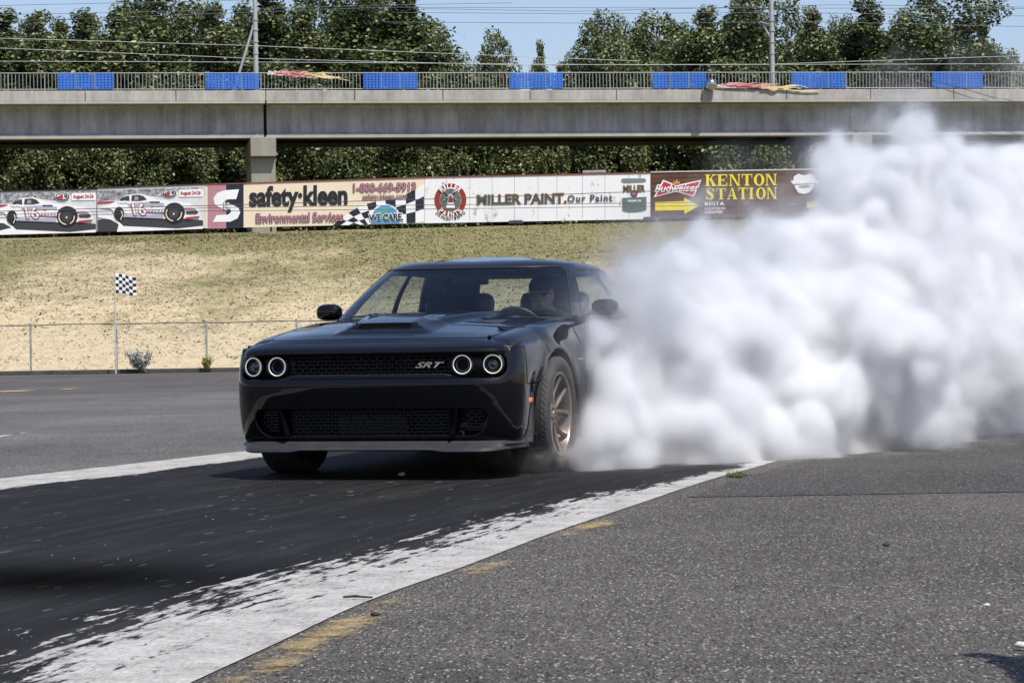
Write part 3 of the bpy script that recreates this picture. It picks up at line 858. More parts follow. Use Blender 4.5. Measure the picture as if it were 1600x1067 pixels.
# ---- brown timber board
m = NT('brown_plank_board'); p = m.pos()
pl = m.new('ShaderNodeTexWave'); pl.wave_type = 'BANDS'; pl.bands_direction = 'Z'; pl.inputs['Scale'].default_value = 1.15; pl.inputs['Distortion'].default_value = 0.6; pl.inputs['Detail'].default_value = 3
m.link(p, pl.inputs['Vector'])
gn = m.noise(m.pos((0.4, 0.4, 6)), 2.0, 5, 0.7)
cb = m.ramp(gn, [(0.3, (0.055, 0.022, 0.012)), (0.7, (0.15, 0.065, 0.036))])
m.set(Base_Color=m.mix(m.ramp(pl.outputs['Fac'], [(0.0, 0.75), (0.12, 0.0)]), cb, (0.012, 0.007, 0.005)), Roughness=0.75)
e = board('restaurant_billboard', 'brown timber billboard with yellow serif lettering and yellow arrow', ((1016.7, 270), (1298, 265), (1298, 336.5), (1016.7, 342)), m.mat, M['cap_pale'])
def q5(zx, zy): return (1000+zx/4.571, 240+zy/4.571)
def L5(name, pts, c, l): return flat(name, e, [q5(*p) for p in pts], colr(c, 0), l)
bt = [(165, 188), (262, 226), (440, 188), (385, 308), (255, 274), (98, 313)]
L5('bow_tie_print', bt, 'white', 1)
L5('bow_tie_print', [(170, 200), (262, 236), (426, 200), (379, 298), (256, 264), (115, 302)], 'red', 2)
letters(e, 'Budweiser', *q5(104, 222), *q5(424, 276), colr('white', 0), 3, bold=0.016, shear=0.35, fitb=0.016)
L5('crown_print', [(240, 218), (236, 196), (249, 206), (262, 184), (274, 206), (286, 196), (283, 218)], 'gold', 3)
L5('arrow_print', [(108, 348), (315, 341), (315, 315), (422, 373), (318, 433), (315, 405), (108, 409)], 'yellow', 2)
# slab-serif capitals drawn as strokes in a 0..1 square
def serif(ch):
    T, t, s_ = 0.26, 0.10, 0.09
    bar = lambda x0, y0, x1, y1: [(x0, y0), (x1, y0), (x1, y1), (x0, y1)]
    stem = lambda x: [bar(x, 0, x+T, 1), bar(x-s_, 0, x+T+s_, s_), bar(x-s_, 1-s_, x+T+s_, 1)]
    thin = lambda x: [bar(x, 0, x+t, 1), bar(x-s_, 0, x+t+s_, s_), bar(x-s_, 1-s_, x+t+s_, 1)]
    if ch == 'K': return stem(.09)+[[(.35, .45), (.35, .55), (.74, 1), (.86, 1)], [(.42, .55), (.56, .72), (1.0, 0), (.68, 0)], bar(.6, 0, 1.04, s_), bar(.62, 1-s_, 1.0, 1)]
    if ch == 'E': return stem(.09)+[bar(0, 0, .92, s_), bar(0, 1-s_, .9, 1), bar(.3, .46, .62, .55), bar(.84, 0, .92, .3), bar(.82, .72, .9, 1), bar(.58, .36, .64, .65)]
    if ch == 'N': return thin(.06)+thin(.82)+[[(.06, 1), (.30, 1), (.92, 0), (.72, 0)]]
    if ch == 'T': return [bar(.37, 0, .63, 1), bar(.27, 0, .73, s_), bar(.02, 1-s_, .98, 1), bar(.02, .70, .09, 1), bar(.91, .70, .98, 1)]
    if ch == 'A': return [[(.44, 1), (.58, 1), (.98, 0), (.68, 0)], [(.42, .95), (.48, .95), (.16, 0), (.08, 0)], bar(.24, .28, .72, .36), bar(0, 0, .28, s_), bar(.58, 0, 1.04, s_)]
    if ch == 'I': return [bar(.37, 0, .63, 1), bar(.27, 0, .73, s_), bar(.27, 1-s_, .73, 1)]
    if ch == 'O':
        out = []
        for k in range(20):
            a, b = 2*math.pi*k/20, 2*math.pi*(k+1)/20
            out.append([(.5+.5*math.cos(a), .5+.52*math.sin(a)), (.5+.5*math.cos(b), .5+.52*math.sin(b)), (.5+.23*math.cos(b), .5+.42*math.sin(b)), (.5+.23*math.cos(a), .5+.42*math.sin(a))])
        return out
    if ch == 'S':
        ctr = [(.84, .74), (.72, .92), (.5, .97), (.28, .90), (.20, .74), (.34, .60), (.62, .44), (.78, .28), (.70, .11), (.48, .04), (.26, .09), (.12, .28)]
        wd = [.04, .05, .06, .10, .13, .14, .15, .13, .10, .06, .05, .04]
        out = []
        for k in range(len(ctr)-1):
            a, b = np.array(ctr[k]), np.array(ctr[k+1]); n_ = np.array([-(b-a)[1], (b-a)[0]]); n_ /= np.hypot(*n_)
            out.append([tuple(a+n_*wd[k]), tuple(b+n_*wd[k+1]), tuple(b-n_*wd[k+1]), tuple(a-n_*wd[k])])
        return out+[bar(.82, .66, .90, 1), bar(.08, 0, .16, .34)]
    return []
def serif_word(s, x0, y0, x1, y1, c, l):
    W = [0.72 if ch == 'I' else 1.12 for ch in s]; tot = sum(W); xx = x0; V = []; Fc = []
    for ch, w in zip(s, W):
        cw = (x1-x0)*w/tot; off = -0.27 if ch == 'I' else 0.0
        for n_, poly in enumerate(serif(ch)):
            b = len(V)
            for (u, v) in poly:
                X = xx+(u+off)*cw/w*1.0; Y = y1-v*(y1-y0)-0.010*(X-x0)
                V.append(tuple(wp(*q5(X, Y), 0.05+0.012*l+0.0006*n_)))
            Fc.append(tuple(range(b, b+len(poly))))
        xx += cw
    mk('lettering', V, Fc, colr(c, 0), e)
serif_word('KENTON', 466, 151, 985, 234, 'yellow', 2)
serif_word('STATION', 466, 247, 985, 330, 'yellow', 2)
letters(e, 'RESTA', *q5(463, 344), *q5(604, 376), colr('white', 0), 2, bold=0.03)
letters(e, 'LOCATED IN', *q5(463, 386), *q5(606, 402), colr('white', 0), 2, bold=0.02)
letters(e, 'LOCATED', *q5(463, 409), *q5(590, 430), colr('white', 0), 2, bold=0.03)
L5('badge_print', [(1092, 160), (1130, 138), (1172, 150), (1215, 136), (1256, 158), (1256, 200), (1240, 250), (1212, 285), (1170, 296), (1128, 285), (1104, 250), (1088, 200)], 'ink', 1)
L5('badge_print', [(1098, 164), (1132, 145), (1172, 157), (1213, 143), (1250, 162), (1250, 200), (1234, 248), (1208, 280), (1170, 290), (1130, 280), (1110, 248), (1094, 200)], 'white', 2)
L5('badge_ribbon', [(1075, 196), (1262, 186), (1290, 214), (1240, 212), (1090, 218)], 'white', 3)
L5('badge_print', [(1135, 232), (1200, 225), (1222, 235), (1180, 245), (1140, 242)], 'grey', 3)
L5('arrow_print', [(1190, 350), (1248, 345), (1248, 330), (1325, 366), (1250, 400), (1248, 385), (1190, 388)], 'yellow', 2)
# ---- plain wall continuing right behind the smoke
e = board('plain_wall_panel', 'plain pale grey wall panel right of the brown billboard, behind the smoke', ((1298.8, 264.5), (1800, 256), (1800, 328), (1298.8, 336)), plain('plain_wall', (0.42, 0.41, 0.40), 0.8, var=0.15, scale=0.6), M['cap_pale'], 'wall')
if 'group' in e: del e['group']
# short timber lengths lying under and on the boards
def beam(name, px0, px1, py, h, mat, label, off=0.4):
    a, b = wp(px0, py, off), wp(px1, py+SLP*(px1-px0), off)
    mb = MB(); d = b-a; rot = Matrix.Rotation(math.atan2(d.y, d.x), 3, 'Z')
    mb.box((a+b)/2, (d.length, 0.35, h), rot, bevel=0.03); o = mb.build(name, mat); tag(o, label, 'timber')
beam('timber_block', 1006, 1026, 342.5, 0.22, M['kerb'], 'dark timber block under the left foot of the brown billboard')
beam('timber_block', 1078, 1097, 341, 0.2, M['kerb'], 'dark timber block below the yellow arrow of the brown billboard')
beam('timber_block', 796, 816, 347.5, 0.2, M['kerb'], 'dark timber block below the lettering of the white billboard')
beam('concrete_block', 911, 946, 269.3, 0.16, plain('grey_block', (0.3, 0.29, 0.28), 0.9), 'grey concrete block seen above the top of the white billboard', -0.5)
# cables strung in front of the boards
M['cable'] = plain('dark_cable', (0.03, 0.03, 0.033), 0.6)
M['cable_pale'] = plain('pale_cable', (0.42, 0.43, 0.42), 0.5)
def cable(pts, Y, r, mat, label, group=None):
    P = [at(x, y, Y) for x, y in pts]
    mb = MB(); mb.tube(P, r, 5); o = mb.build('cable', mat); tag(o, label, 'cable', group)
cable([(-60, 332), (320, 321.5), (663, 311.5), (1016, 299), (1330, 285)], 134, 0.020, M['cable'], 'highest of the three dark cables strung in front of the billboards')
cable([(-60, 338), (320, 325), (663, 320.5), (1016, 317.5), (1330, 313)], 134, 0.016, M['cable'], 'middle of the three dark cables strung in front of the billboards')
cable([(-60, 343), (320, 330), (663, 327), (1016, 322.5), (1330, 318)], 134, 0.016, M['cable'], 'lowest of the three dark cables strung in front of the billboards')
# ================================================================== BRIDGE
BA, BB = at(0, 130, 160.0), at(1600, 130, 169.5)
BA.z = BB.z = 0
BD = (BB-BA).normalized(); BN = Vector((BD.y, -BD.x, 0))
if BN.y > 0: BN = -BN
BL = (BB-BA).length
def bs(px, off=0.0):
    """distance along the bridge of photo column px (taken at the parapet)"""
    d = ray(px, 140); t = ((BA+BN*off)).dot(WNd := BN)/Vector((d.x, d.y, 0)).dot(BN)
    return (Vector((d.x, d.y, 0))*t-BA).dot(BD)
def bp(s, off, z): 
    q = BA+BD*s+BN*off; return Vector((q.x, q.y, z))
BROT = Matrix.Rotation(math.atan2(BD.y, BD.x), 3, 'Z')
def bbox_(mb, s0, s1, o0, o1, z0, z1, m=0, bevel=0.0):
    c = bp((s0+s1)/2, (o0+o1)/2, (z0+z1)/2)
    mb.box(c, (abs(s1-s0), abs(o1-o0), z1-z0), BROT, m, bevel)
def concrete(name, lo, hi, streak=0.5):
    m = NT(name); p = m.pos()
    a = m.noise(m.pos((1.1, 1.1, 0.10)), 1.6, 6, 0.7, 0.2); b = m.noise(p, 0.7, 5, 0.65); c = m.noise(p, 9, 4, 0.7)
    v = m.math('ADD', m.math('MULTIPLY', a, streak), m.math('ADD', m.math('MULTIPLY', b, 0.85-streak), m.math('MULTIPLY', c, 0.15)))
    m.set(Base_Color=m.ramp(v, [(0.32, lo), (0.66, hi)]), Roughness=0.9)
    m.b.inputs['Specular IOR Level'].default_value = 0.2
    m.bump(c, 0.3, 0.02)
    return m.mat
M['parapet'] = concrete('parapet_concrete', (0.18, 0.175, 0.16), (0.43, 0.415, 0.385), 0.5)
M['girder'] = concrete('girder_concrete', (0.14, 0.14, 0.142), (0.44, 0.44, 0.44), 0.55)
M['pier'] = concrete('pier_concrete', (0.17, 0.16, 0.14), (0.30, 0.285, 0.25), 0.4)
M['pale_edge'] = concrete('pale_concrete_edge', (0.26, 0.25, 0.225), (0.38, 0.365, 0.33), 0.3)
M['railing'] = plain('railing_paint', (0.21, 0.22, 0.215), 0.6, 0.2)
bridge = empty('rail_bridge', (0, 0, 0), 0, 'long grey concrete rail bridge with picket railing and blue panels', 'bridge')
S0, S1 = -40.0, BL+60.0
joint = bs(415); rib = bs(1343)
ZP0, ZP1, ZR, ZG0 = 15.85, 16.50, 17.62, 13.62
# parapet in precast lengths
mb = MB(); seg = 5.65; s = joint-seg*12
while s < S1:
    bbox_(mb, s+0.02, s+seg-0.02, 0.0, -0.28, ZP0, ZP1, bevel=0.03); s += seg
mb.build('parapet', M['parapet'], bridge)
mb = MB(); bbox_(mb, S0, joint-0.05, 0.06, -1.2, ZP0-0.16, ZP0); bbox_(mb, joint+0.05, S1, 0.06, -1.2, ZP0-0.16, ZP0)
mb.build('parapet_ledge', M['pale_edge'], bridge)
mb = MB(); bbox_(mb, S0, S1, -0.28, -10.4, ZP0-0.10, ZP0+0.25); M['shaded_soffit'] = concrete('shaded_concrete', (0.035, 0.035, 0.034), (0.075, 0.074, 0.072), 0.5); mb.build('deck_slab', M['shaded_soffit'], bridge)  # underside shade put into the colour: darker copy of the girder concrete
def girder_sec(mb, s0, s1, off):
    prof = [(off+0.28, ZG0+0.0), (off+0.28, ZG0+0.16), (off, ZG0+0.34), (off, ZP0-0.42), (off+0.25, ZP0-0.18), (off-1.35, ZP0-0.18), (off-1.1, ZP0-0.42), (off-1.1, ZG0+0.34), (off-1.35, ZG0+0.16), (off-1.35, ZG0)]
    n = len(prof)
    vs = [bp(s0, o, z) for o, z in prof]+[bp(s1, o, z) for o, z in prof]
    mb.add(vs, [(i, (i+1) % n, n+(i+1) % n, n+i) for i in range(n)]+[tuple(range(n-1, -1, -1)), tuple(range(n, 2*n))])
cuts = [S0, joint, rib, S1]
for off in (-1.25, -8.6):
    for a, b in zip(cuts[:-1], cuts[1:]):
        mb = MB(); girder_sec(mb, a+0.10, b-0.10, off); o = mb.build('girder', M['girder'] if off > -5 else M['shaded_soffit'], bridge); recalc(o)
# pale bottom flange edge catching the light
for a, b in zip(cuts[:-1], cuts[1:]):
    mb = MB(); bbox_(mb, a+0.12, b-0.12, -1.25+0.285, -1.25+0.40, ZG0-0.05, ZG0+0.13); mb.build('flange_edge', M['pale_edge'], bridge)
mb = MB(); bbox_(mb, rib-0.32, rib+0.32, -1.22, -0.98, ZG0+0.34, ZP0-0.2, bevel=0.02); mb.build('girder_plate', M['pier'], bridge)
for px0, px1 in ((390, 430), (1331, 1362)):
    a, b = bs(px0, -0.6), bs(px1, -0.6); c = (a+b)/2
    mb = MB(); bbox_(mb, a, b, -0.60, -9.9, ZG0-1.25, ZG0-0.02, bevel=0.04); mb.build('pier_cap', M['pier'], bridge)
    mb = MB(); bbox_(mb, a+0.03, b-0.03, -1.15, -2.7, 5.5, ZG0-1.27, bevel=0.05); mb.build('pier_column', M['pier'], bridge)
    mb = MB(); bbox_(mb, a+0.03, b-0.03, -7.8, -9.4, 5.5, ZG0-1.27, bevel=0.05); mb.build('pier_column', M['pier'], bridge)
    mb = MB(); bbox_(mb, a+0.1, a+0.62, -0.75, -1.5, ZG0-0.02, ZG0+0.10); bbox_(mb, b-0.62, b-0.1, -0.75, -1.5, ZG0-0.02, ZG0+0.10); mb.build('bearing', M['pale_edge'], bridge)
# railing
mb = MB()
for z in (ZP1+0.10, ZR):
    mb.tube([bp(S0, -0.12, z), bp(S1, -0.12, z)], 0.035, 6)
s = S0
while s < S1:
    mb.box(bp(s, -0.12, (ZP1+ZR)/2+0.05), (0.040, 0.030, ZR-ZP1-0.10), BROT); s += 0.225
s = S0
while s < S1:
    mb.box(bp(s, -0.14, (ZP1+ZR)/2), (0.075, 0.06, ZR-ZP1+0.08), BROT); s += 2.25
mb.build('picket_railing', M['railing'], bridge)
m = NT('blue_perforated_sheet')
tc = m.new('ShaderNodeTexCoord'); sx_ = m.new('ShaderNodeSeparateXYZ'); m.link(tc.outputs['UV'], sx_.inputs[0])
def frac(sock, k): return m.math('ABSOLUTE', m.math('SUBTRACT', m.math('FRACT', m.math('MULTIPLY', sock, k)), 0.5))
hole = m.math('MULTIPLY', m.math('LESS_THAN', frac(sx_.outputs[0], 16), 0.2), m.math('LESS_THAN', frac(sx_.outputs[1], 6), 0.2))
nz_ = m.noise(m.pos(), 0.5, 4)
m.set(Base_Color=m.ramp(nz_, [(0.3, (0.018, 0.10, 0.42)), (0.7, (0.03, 0.135, 0.50))]), Roughness=0.5, Alpha=m.math('SUBTRACT', 1.0, hole))
M['blue'] = m.mat
for a, b in ((90, 177), (321, 405), (568, 653), (796, 880), (1020, 1104), (1237, 1322), (1457, 1536), (-130, -45), (1670, 1750)):
    s0, s1 = bs(a), bs(b); z0, z1 = ZP1+0.09, ZR+0.0
    P = [bp(s0, -0.03, z0), bp(s1, -0.03, z0), bp(s1, -0.03, z1), bp(s0, -0.03, z1)]
    o = mk('blue_panel', [tuple(v) for v in P], [(0, 1, 2, 3)], M['blue'], bridge)
    uv = o.data.uv_layers.new(name='UVMap')
    for l_, c_ in zip(uv.data, ((0, 0), (1, 0), (1, 1), (0, 1))): l_.uv = c_
    sd = o.modifiers.new('sheet', 'SOLIDIFY'); sd.thickness = 0.02; sd.offset = 0
    fr = MB()
    for t in (1/3, 2/3): fr.box(bp(s0+(s1-s0)*t, -0.005, (z0+z1)/2), (0.05, 0.03, z1-z0), BROT)
    fr.build('panel_seam', M['railing'], o)

# flame streamers on the railing
def flame(px0, px1, y0, ball, label):
    e = empty('flame_sculpture', (0, 0, 0), 0, label, 'sculpture')
    s0, s1 = bs(px0), bs(px1); L = s1-s0; zc = at(px0, y0, 162).z
    m = NT('flame_enamel'); sp = m.new('ShaderNodeSeparateXYZ'); m.link(m.attr('fl', 'Vector'), sp.inputs[0])
    m.set(Base_Color=m.ramp(sp.outputs[0], [(0, (0.62, 0.60, 0.58)), (0.12, (0.60, 0.36, 0.34)), (0.30, (0.50, 0.16, 0.18)), (0.45, (0.58, 0.30, 0.26)), (0.58, (0.62, 0.48, 0.24)), (1, (0.72, 0.62, 0.36))]), Roughness=0.4)
    r = random.Random(int(px0)); V = []; F = []; U = []
    tongues = [(0.0, 1.0, 0.16, -0.12)]+[(r.uniform(0, 0.62), r.uniform(0.16, 0.36), r.uniform(0.06, 0.10), r.uniform(-0.20, 0.16)) for _ in range(15)]
    for k, (t0, ln, w, dz) in enumerate(tongues):
        n = 18; b = len(V); ph = r.uniform(0, 6)
        for i in range(n+1):
            q = i/n; t = t0+ln*q
            z = zc+dz*(0.4+0.6*q)+0.07*math.sin(q*7+ph)*(0.3+q)-0.30*t; hw = w*1.05*(1-q)**0.8*(0.55+0.45*math.sin(q*9+ph))+0.012
            for dd, oo in ((hw, 0.06), (-hw, 0.06), (-hw, 0.02), (hw, 0.02)):
                V.append(bp(s0+L*t, oo+0.004*k+0.05, z+dd)); U.append(t)
        for i in range(n):
            for c in range(4): F.append((b+i*4+c, b+i*4+(c+1) % 4, b+(i+1)*4+(c+1) % 4, b+(i+1)*4+c))
        F.append((b, b+1, b+2, b+3))
    o = mk('flame_tail', [tuple(v) for v in V], F, m.mat, e)
    a = o.data.attributes.new('fl', 'FLOAT_VECTOR', 'POINT'); a.data.foreach_set('vector', np.array([(u, 0, 0) for u in U], np.float32).ravel())
    if ball:
        mb = MB(); mb.ball(bp(bs(px0-5), 0.42, zc-0.02), 0.40, 14); mb.build('steel_ball', plain('polished_steel', (0.5, 0.5, 0.5), 0.12, 1.0), e, 60)
    mb = MB()
    for t in (0.02, 0.3, 0.6): mb.tube([bp(s0+L*t, -0.12, zc-0.1), bp(s0+L*t, 0.1, zc-0.1)], 0.03, 5)
    mb.build('bracket', M['railing'], e)
    return e
flame(418, 545, 113, False, 'faded pink flame shaped sculpture on the railing beside the left mast')
flame(1114, 1280, 122, True, 'red and yellow flame sculpture with a steel ball on the railing by the right mast')

# catenary masts and wires
M['mast'] = plain('mast_steel', (0.36, 0.37, 0.37), 0.5, 0.3, var=0.15)
def mast(px, off, label, stay):
    e = empty('overhead_line_mast', bp(bs(px), off, ZP1-0.2), 0, label, 'mast')
    mb = MB(); mb.tube([(0, 0, 0), (0, 0, 9.5)], [0.17, 0.13], 12); mb.build('mast_pole', M['mast'], e)
    mb = MB()
    for z in (2.6, 3.35, 4.1, 4.75): mb.lathe([(0.1, z), (0.2, z), (0.2, z+0.09), (0.1, z+0.09)], 10)
    mb.build('clamp_band', M['mast'], e)
    mb = MB(); v = BD; w = -BN
    mb.tube([(0, 0, 4.5), tuple(w*3.2+Vector((0, 0, 5.1)))], 0.06, 6); mb.tube([(0, 0, 3.6), tuple(w*2.8+Vector((0, 0, 5.0)))], 0.05, 6)
    mb.build('cantilever_arm', M['mast'], e)
    if stay:
        q = -BD*1.45
        mb = MB(); mb.tube([(q.x, q.y, 0.2), (-BD.x*0.05, -BD.y*0.05, 4.6)], 0.085, 8); mb.build('raking_stay', M['mast'], e)
    return e
mast(401.5, -0.9, 'left grey overhead line mast with a raking stay on the bridge', True)
mast(1212.5, -0.9, 'right grey overhead line mast, upright without a stay, on the bridge', False)
def wire(pts, Y, r, mat, label):
    P = [at(x, y, Y) for x, y in pts]
    mb = MB(); mb.tube(P, r, 4); o = mb.build('overhead_wire', mat); tag(o, label, 'wire', 'overhead wires above the bridge')
M['wire'] = plain('sky_wire', (0.10, 0.11, 0.13), 0.6)
sky_l = 'thin dark overhead wire crossing the sky above the trees'
for pts in ([(-40, 10), (230, 4), (420, 0)], [(-40, 24.5), (240, 19), (620, 8), (800, 5)], [(-40, 35), (200, 27), (600, 12), (1640, 14)], [(660, 14), (900, 18), (1300, 8), (1640, 12)],
            [(620, 20), (900, 22), (1200, 20), (1640, 26)], [(600, 35), (900, 36.5), (1300, 35), (1640, 43)]):
    wire(pts, 173, 0.016, M['wire'], sky_l)
low_l = 'pale overhead wire running low across the trees behind the railing'
for pts in ([(-40, 59), (400, 72), (720, 85), (1000, 96)], [(-40, 74), (400, 92), (800, 102), (1200, 101), (1640, 86)], [(-40, 96), (500, 98), (1000, 102), (1640, 100)]):
    wire(pts, 168, 0.017, M['cable_pale'], low_l)

# ================================================================== TREES
def leaf_mat(name, dark, mid, light):
    m = NT(name); gm = m.new('ShaderNodeNewGeometry')
    c = m.ramp(gm.outputs['Random Per Island'], [(0.0, dark), (0.5, mid), (0.88, light), (1.0, tuple(x*1.6 for x in light))])
    m.set(Base_Color=c, Roughness=0.48)
    m.b.inputs['Specular IOR Level'].default_value = 0.45
    tr = m.new('ShaderNodeBsdfTranslucent'); m.link(c, tr.inputs[0])
    mx = m.new('ShaderNodeMixShader'); mx.inputs[0].default_value = 0.22
    m.link(m.b.outputs[0], mx.inputs[1]); m.link(tr.outputs[0], mx.inputs[2]); m.link(mx.outputs[0], m.out.inputs['Surface'])
    return m.mat
M['leaf'] = leaf_mat('leaf_green', (0.020, 0.027, 0.010), (0.056, 0.080, 0.022), (0.13, 0.165, 0.055))
M['leaf2'] = leaf_mat('leaf_olive', (0.026, 0.033, 0.012), (0.076, 0.098, 0.030), (0.19, 0.22, 0.09))
M['bark'] = plain('bark', (0.12, 0.105, 0.085), 0.95, var=0.4, scale=3)
def crown_mesh(seed, H, Rr, n, shape, size, low=0.12):
    """leaf clumps through the volume of an uneven crown; returns leaves and branch ends"""
    r = np.random.default_rng(seed); bl = []
    nb = 58
    for k in range(nb):
        t = low+(1-low)*(k+r.random())/nb
        if shape == 'column': w = Rr*(0.50+0.50*np.sin(np.clip((t-low)/(1-low)*0.9+0.12, 0, 1)*math.pi))*(1.0 if t < 0.72 else max(0.28, (1-t)/0.30))
        else: w = Rr*math.sqrt(max(0.02, 1-((t-0.52)/0.50)**2))
        a = r.uniform(0, 2*math.pi); d = w*math.sqrt(r.random())*0.82
        br = Rr*r.uniform(0.20, 0.42)*(0.55 if t > 0.86 else 1)
        bl.append((math.cos(a)*d, math.sin(a)*d, t*H, br))
    bl = np.array(bl)
    wts = bl[:, 3]**2; wts /= wts.sum()
    idx = r.choice(nb, n, p=wts); b = bl[idx]
    dv = r.normal(0, 1, (n, 3)); dv /= np.linalg.norm(dv, axis=1)[:, None]
    rad = b[:, 3]*(r.random(n)**0.38)*(1+0.28*np.abs(r.normal(0, 0.6, n)))
    P = b[:, :3]+dv*rad[:, None]*np.array([1, 1, 0.95])
    P[:, 2] = np.maximum(P[:, 2], 0.3)
    nrm = dv*0.5+np.array([0, 0, 0.5])+r.normal(0, 0.75, (n, 3)); nrm /= np.linalg.norm(nrm, axis=1)[:, None]
    t1 = np.cross(nrm, r.normal(0, 1, (n, 3))); t1 /= np.linalg.norm(t1, axis=1)[:, None]; t2 = np.cross(nrm, t1)
    s = size*r.uniform(0.55, 1.25, n)[:, None]
    V = np.stack([P-t1*s, P-t2*s*0.55+nrm*s*0.12, P+t1*s*1.05, P+t2*s*0.5-nrm*s*0.08], 1).reshape(-1, 3)
    return V, np.arange(n*4).reshape(-1, 4), bl
def make_tree(name, seed, H, Rr, n, shape, size, mat, low=0.12):
    V, F, bl = crown_mesh(seed, H, Rr, n, shape, size, low)
    e = bpy.data.objects.new(name, None); col.objects.link(e)
    mk('crown', V, F, mat, e)
    mb = MB(); r = random.Random(seed)
    mb.tube([(0, 0, -0.5), (0.1, 0.05, H*0.3), (-0.08, 0.1, H*0.62), (0, 0, H*0.93)], [0.26*Rr/3, 0.2*Rr/3, 0.12*Rr/3, 0.03], 8)
    for k in range(16):
        q = bl[r.randrange(len(bl))]
        z0 = max(0.15*H, q[2]-r.uniform(0.1, 0.2)*H)
        mb.tube([(0, 0, z0), (q[0]*0.5, q[1]*0.5, (z0+q[2])/2), (q[0]*0.95, q[1]*0.95, q[2])], [0.09, 0.06, 0.02], 5)
    mb.build('trunk', M['bark'], e)
    return e
protos = [make_tree('tall_tree', 11, 18, 3.4, 30000, 'column', 0.145, M['leaf']), make_tree('tall_tree', 12, 18, 4.6, 38000, 'round', 0.15, M['leaf']),
          make_tree('tall_tree', 13, 18, 3.0, 28000, 'column', 0.145, M['leaf2']), make_tree('tall_tree', 14, 18, 4.2, 36000, 'round', 0.15, M['leaf2'])]
used = [False]*4
def plant(kind, px, ytop, wpx, Y, label, rz, group='trees behind the bridge'):
    p0 = protos[kind]
    e = p0 if not used[kind] else copy_tree(p0)
    used[kind] = True
    top = at(px, ytop, Y).z; X = at(px, 250, Y).x
    z0 = 6.6; H = top-z0
    rr = [3.4, 4.6, 3.0, 4.2][kind]
    wv = wpx*(1.85 if px < 690 else 1.2 if px < 900 else 1.6)/2*Y/FPX/rr
    e.location = (X, Y, z0); e.rotation_euler = (0, 0, rz); e.scale = (wv, wv, H/18)
    tag(e, label, 'tree', group)
B_ = 'behind the bridge railing'
for a in [
 (0, 8, 22, 120, 190, 'dark tree at the far left edge of the row behind the bridge', 0.3),
 (2, 62, 22, 95, 186, 'narrow tree above and left of the first blue railing panel', 1.2),
 (0, 128, 20, 110, 192, 'tree directly above the leftmost blue railing panel', 2.2),
 (2, 188, 16, 100, 187, 'olive tree rising right of the first blue panel, lower than its right neighbour', 0.8),
 (1, 258, -14, 135, 194, 'big dark round tree reaching the sky left of the stayed mast', 2.9),
 (2, 335, 8, 100, 188, 'tree rising behind the raking stay of the left mast', 1.9),
 (0, 425, -14, 130, 193, 'tall tree directly behind the left mast pole', 4.0),
 (2, 478, 14, 95, 187, 'lower tree just right of the left mast', 3.0),
 (1, 548, -22, 165, 195, 'broad dark tree above the faded pink flame sculpture', 5.0),
 (0, 630, -18, 140, 190, 'tall dark tree at the edge of the large gap of sky', 2.5),
 (3, 668, 42, 82, 188, 'lower leafy flank tree standing at the left side of the sky gap', 1.0),
 (3, 770, 52, 100, 196, 'small rounded tree standing alone in the gap of sky', 0.5),
 (2, 847, 68, 52, 193, 'smallest tree, a thin spire in the gap of sky', 4.4),
 (2, 880, 100, 80, 190, 'low tree top just showing over the railing right of the thin spire', 1.4),
 (3, 955, 22, 110, 189, 'pale leafed tree at the right side of the sky gap', 3.6),
 (3, 1025, 26, 120, 193, 'pale leafed tree above the fifth blue railing panel', 0.2),
 (2, 1105, 16, 105, 188, 'olive tree above the steel ball of the sculpture', 5.5),
 (1, 1190, -12, 140, 195, 'large dark tree behind the right mast pole', 1.7),
 (2, 1272, 15, 82, 189, 'slim tree between the right mast and the last wide crowns', 2.4),
 (0, 1360, 2, 135, 192, 'dark upright tree with a rounded head right of the slim tree', 3.3),
 (1, 1488, -2, 185, 190, 'broadest dark tree near the right edge of the photo', 0.9),
 (3, 1572, 84, 70, 195, 'low tree stepping down at the right edge of the row', 2.0)]:
    plant(*a)
# the second row, standing behind and between the first
for k, (px_, yt, w_) in enumerate([(-20, 30, 150), (35, 36, 130), (95, 34, 140), (160, 30, 150), (222, 18, 150), (296, 12, 160), (378, 10, 160), (455, 16, 150), (515, 4, 150), (595, -2, 150), (655, 36, 120), (925, 52, 110), (990, 36, 150), (1065, 40, 140), (1148, 22, 150), (1235, 26, 120), (1318, 34, 120), (1425, 22, 150), (1540, 40, 110)]):
    plant((1, 3, 0, 3)[k % 4], px_, yt, w_/1.7, 206+(k % 3)*3, 'tree of the back row, its crown filling in between two front crowns', k*1.37, 'back row of trees behind the bridge')
# smaller trees filling the gap below the bridge
low_protos = [make_tree('understorey_tree', 31, 10.5, 3.2, 24000, 'round', 0.135, M['leaf'], 0.03), make_tree('understorey_tree', 32, 10.5, 3.0, 22000, 'column', 0.14, M['leaf2'], 0.03)]
r = random.Random(5)
for k in range(26):
    p0 = low_protos[k % 2]; e = p0 if k < 2 else copy_tree(p0)
    px_ = -40+k*68+r.uniform(-14, 14); Y_ = r.uniform(175, 181)+max(0, px_)*0.0075
    e.location = (at(px_, 250, Y_).x, Y_, 6.2); e.rotation_euler = (0, 0, r.uniform(0, 6)); s_ = r.uniform(0.88, 1.08)
    e.scale = (s_*1.0, s_, s_*r.uniform(0.92, 1.08))
    tag(e, 'leafy understorey tree seen in the gap below the bridge, above the billboards', 'tree', 'understorey trees below the bridge')
# ================================================================== THE CAR
# car space: x forward from the front axle, y to the car's left, z up
YAW = R(16.2)
CAR = empty('muscle_car', (-0.614, 16.25, 0.0), -(math.pi/2+YAW), 'glossy black two door muscle car doing a burnout, headlamps lit', 'car')
WB_, WR = 2.946, 0.364

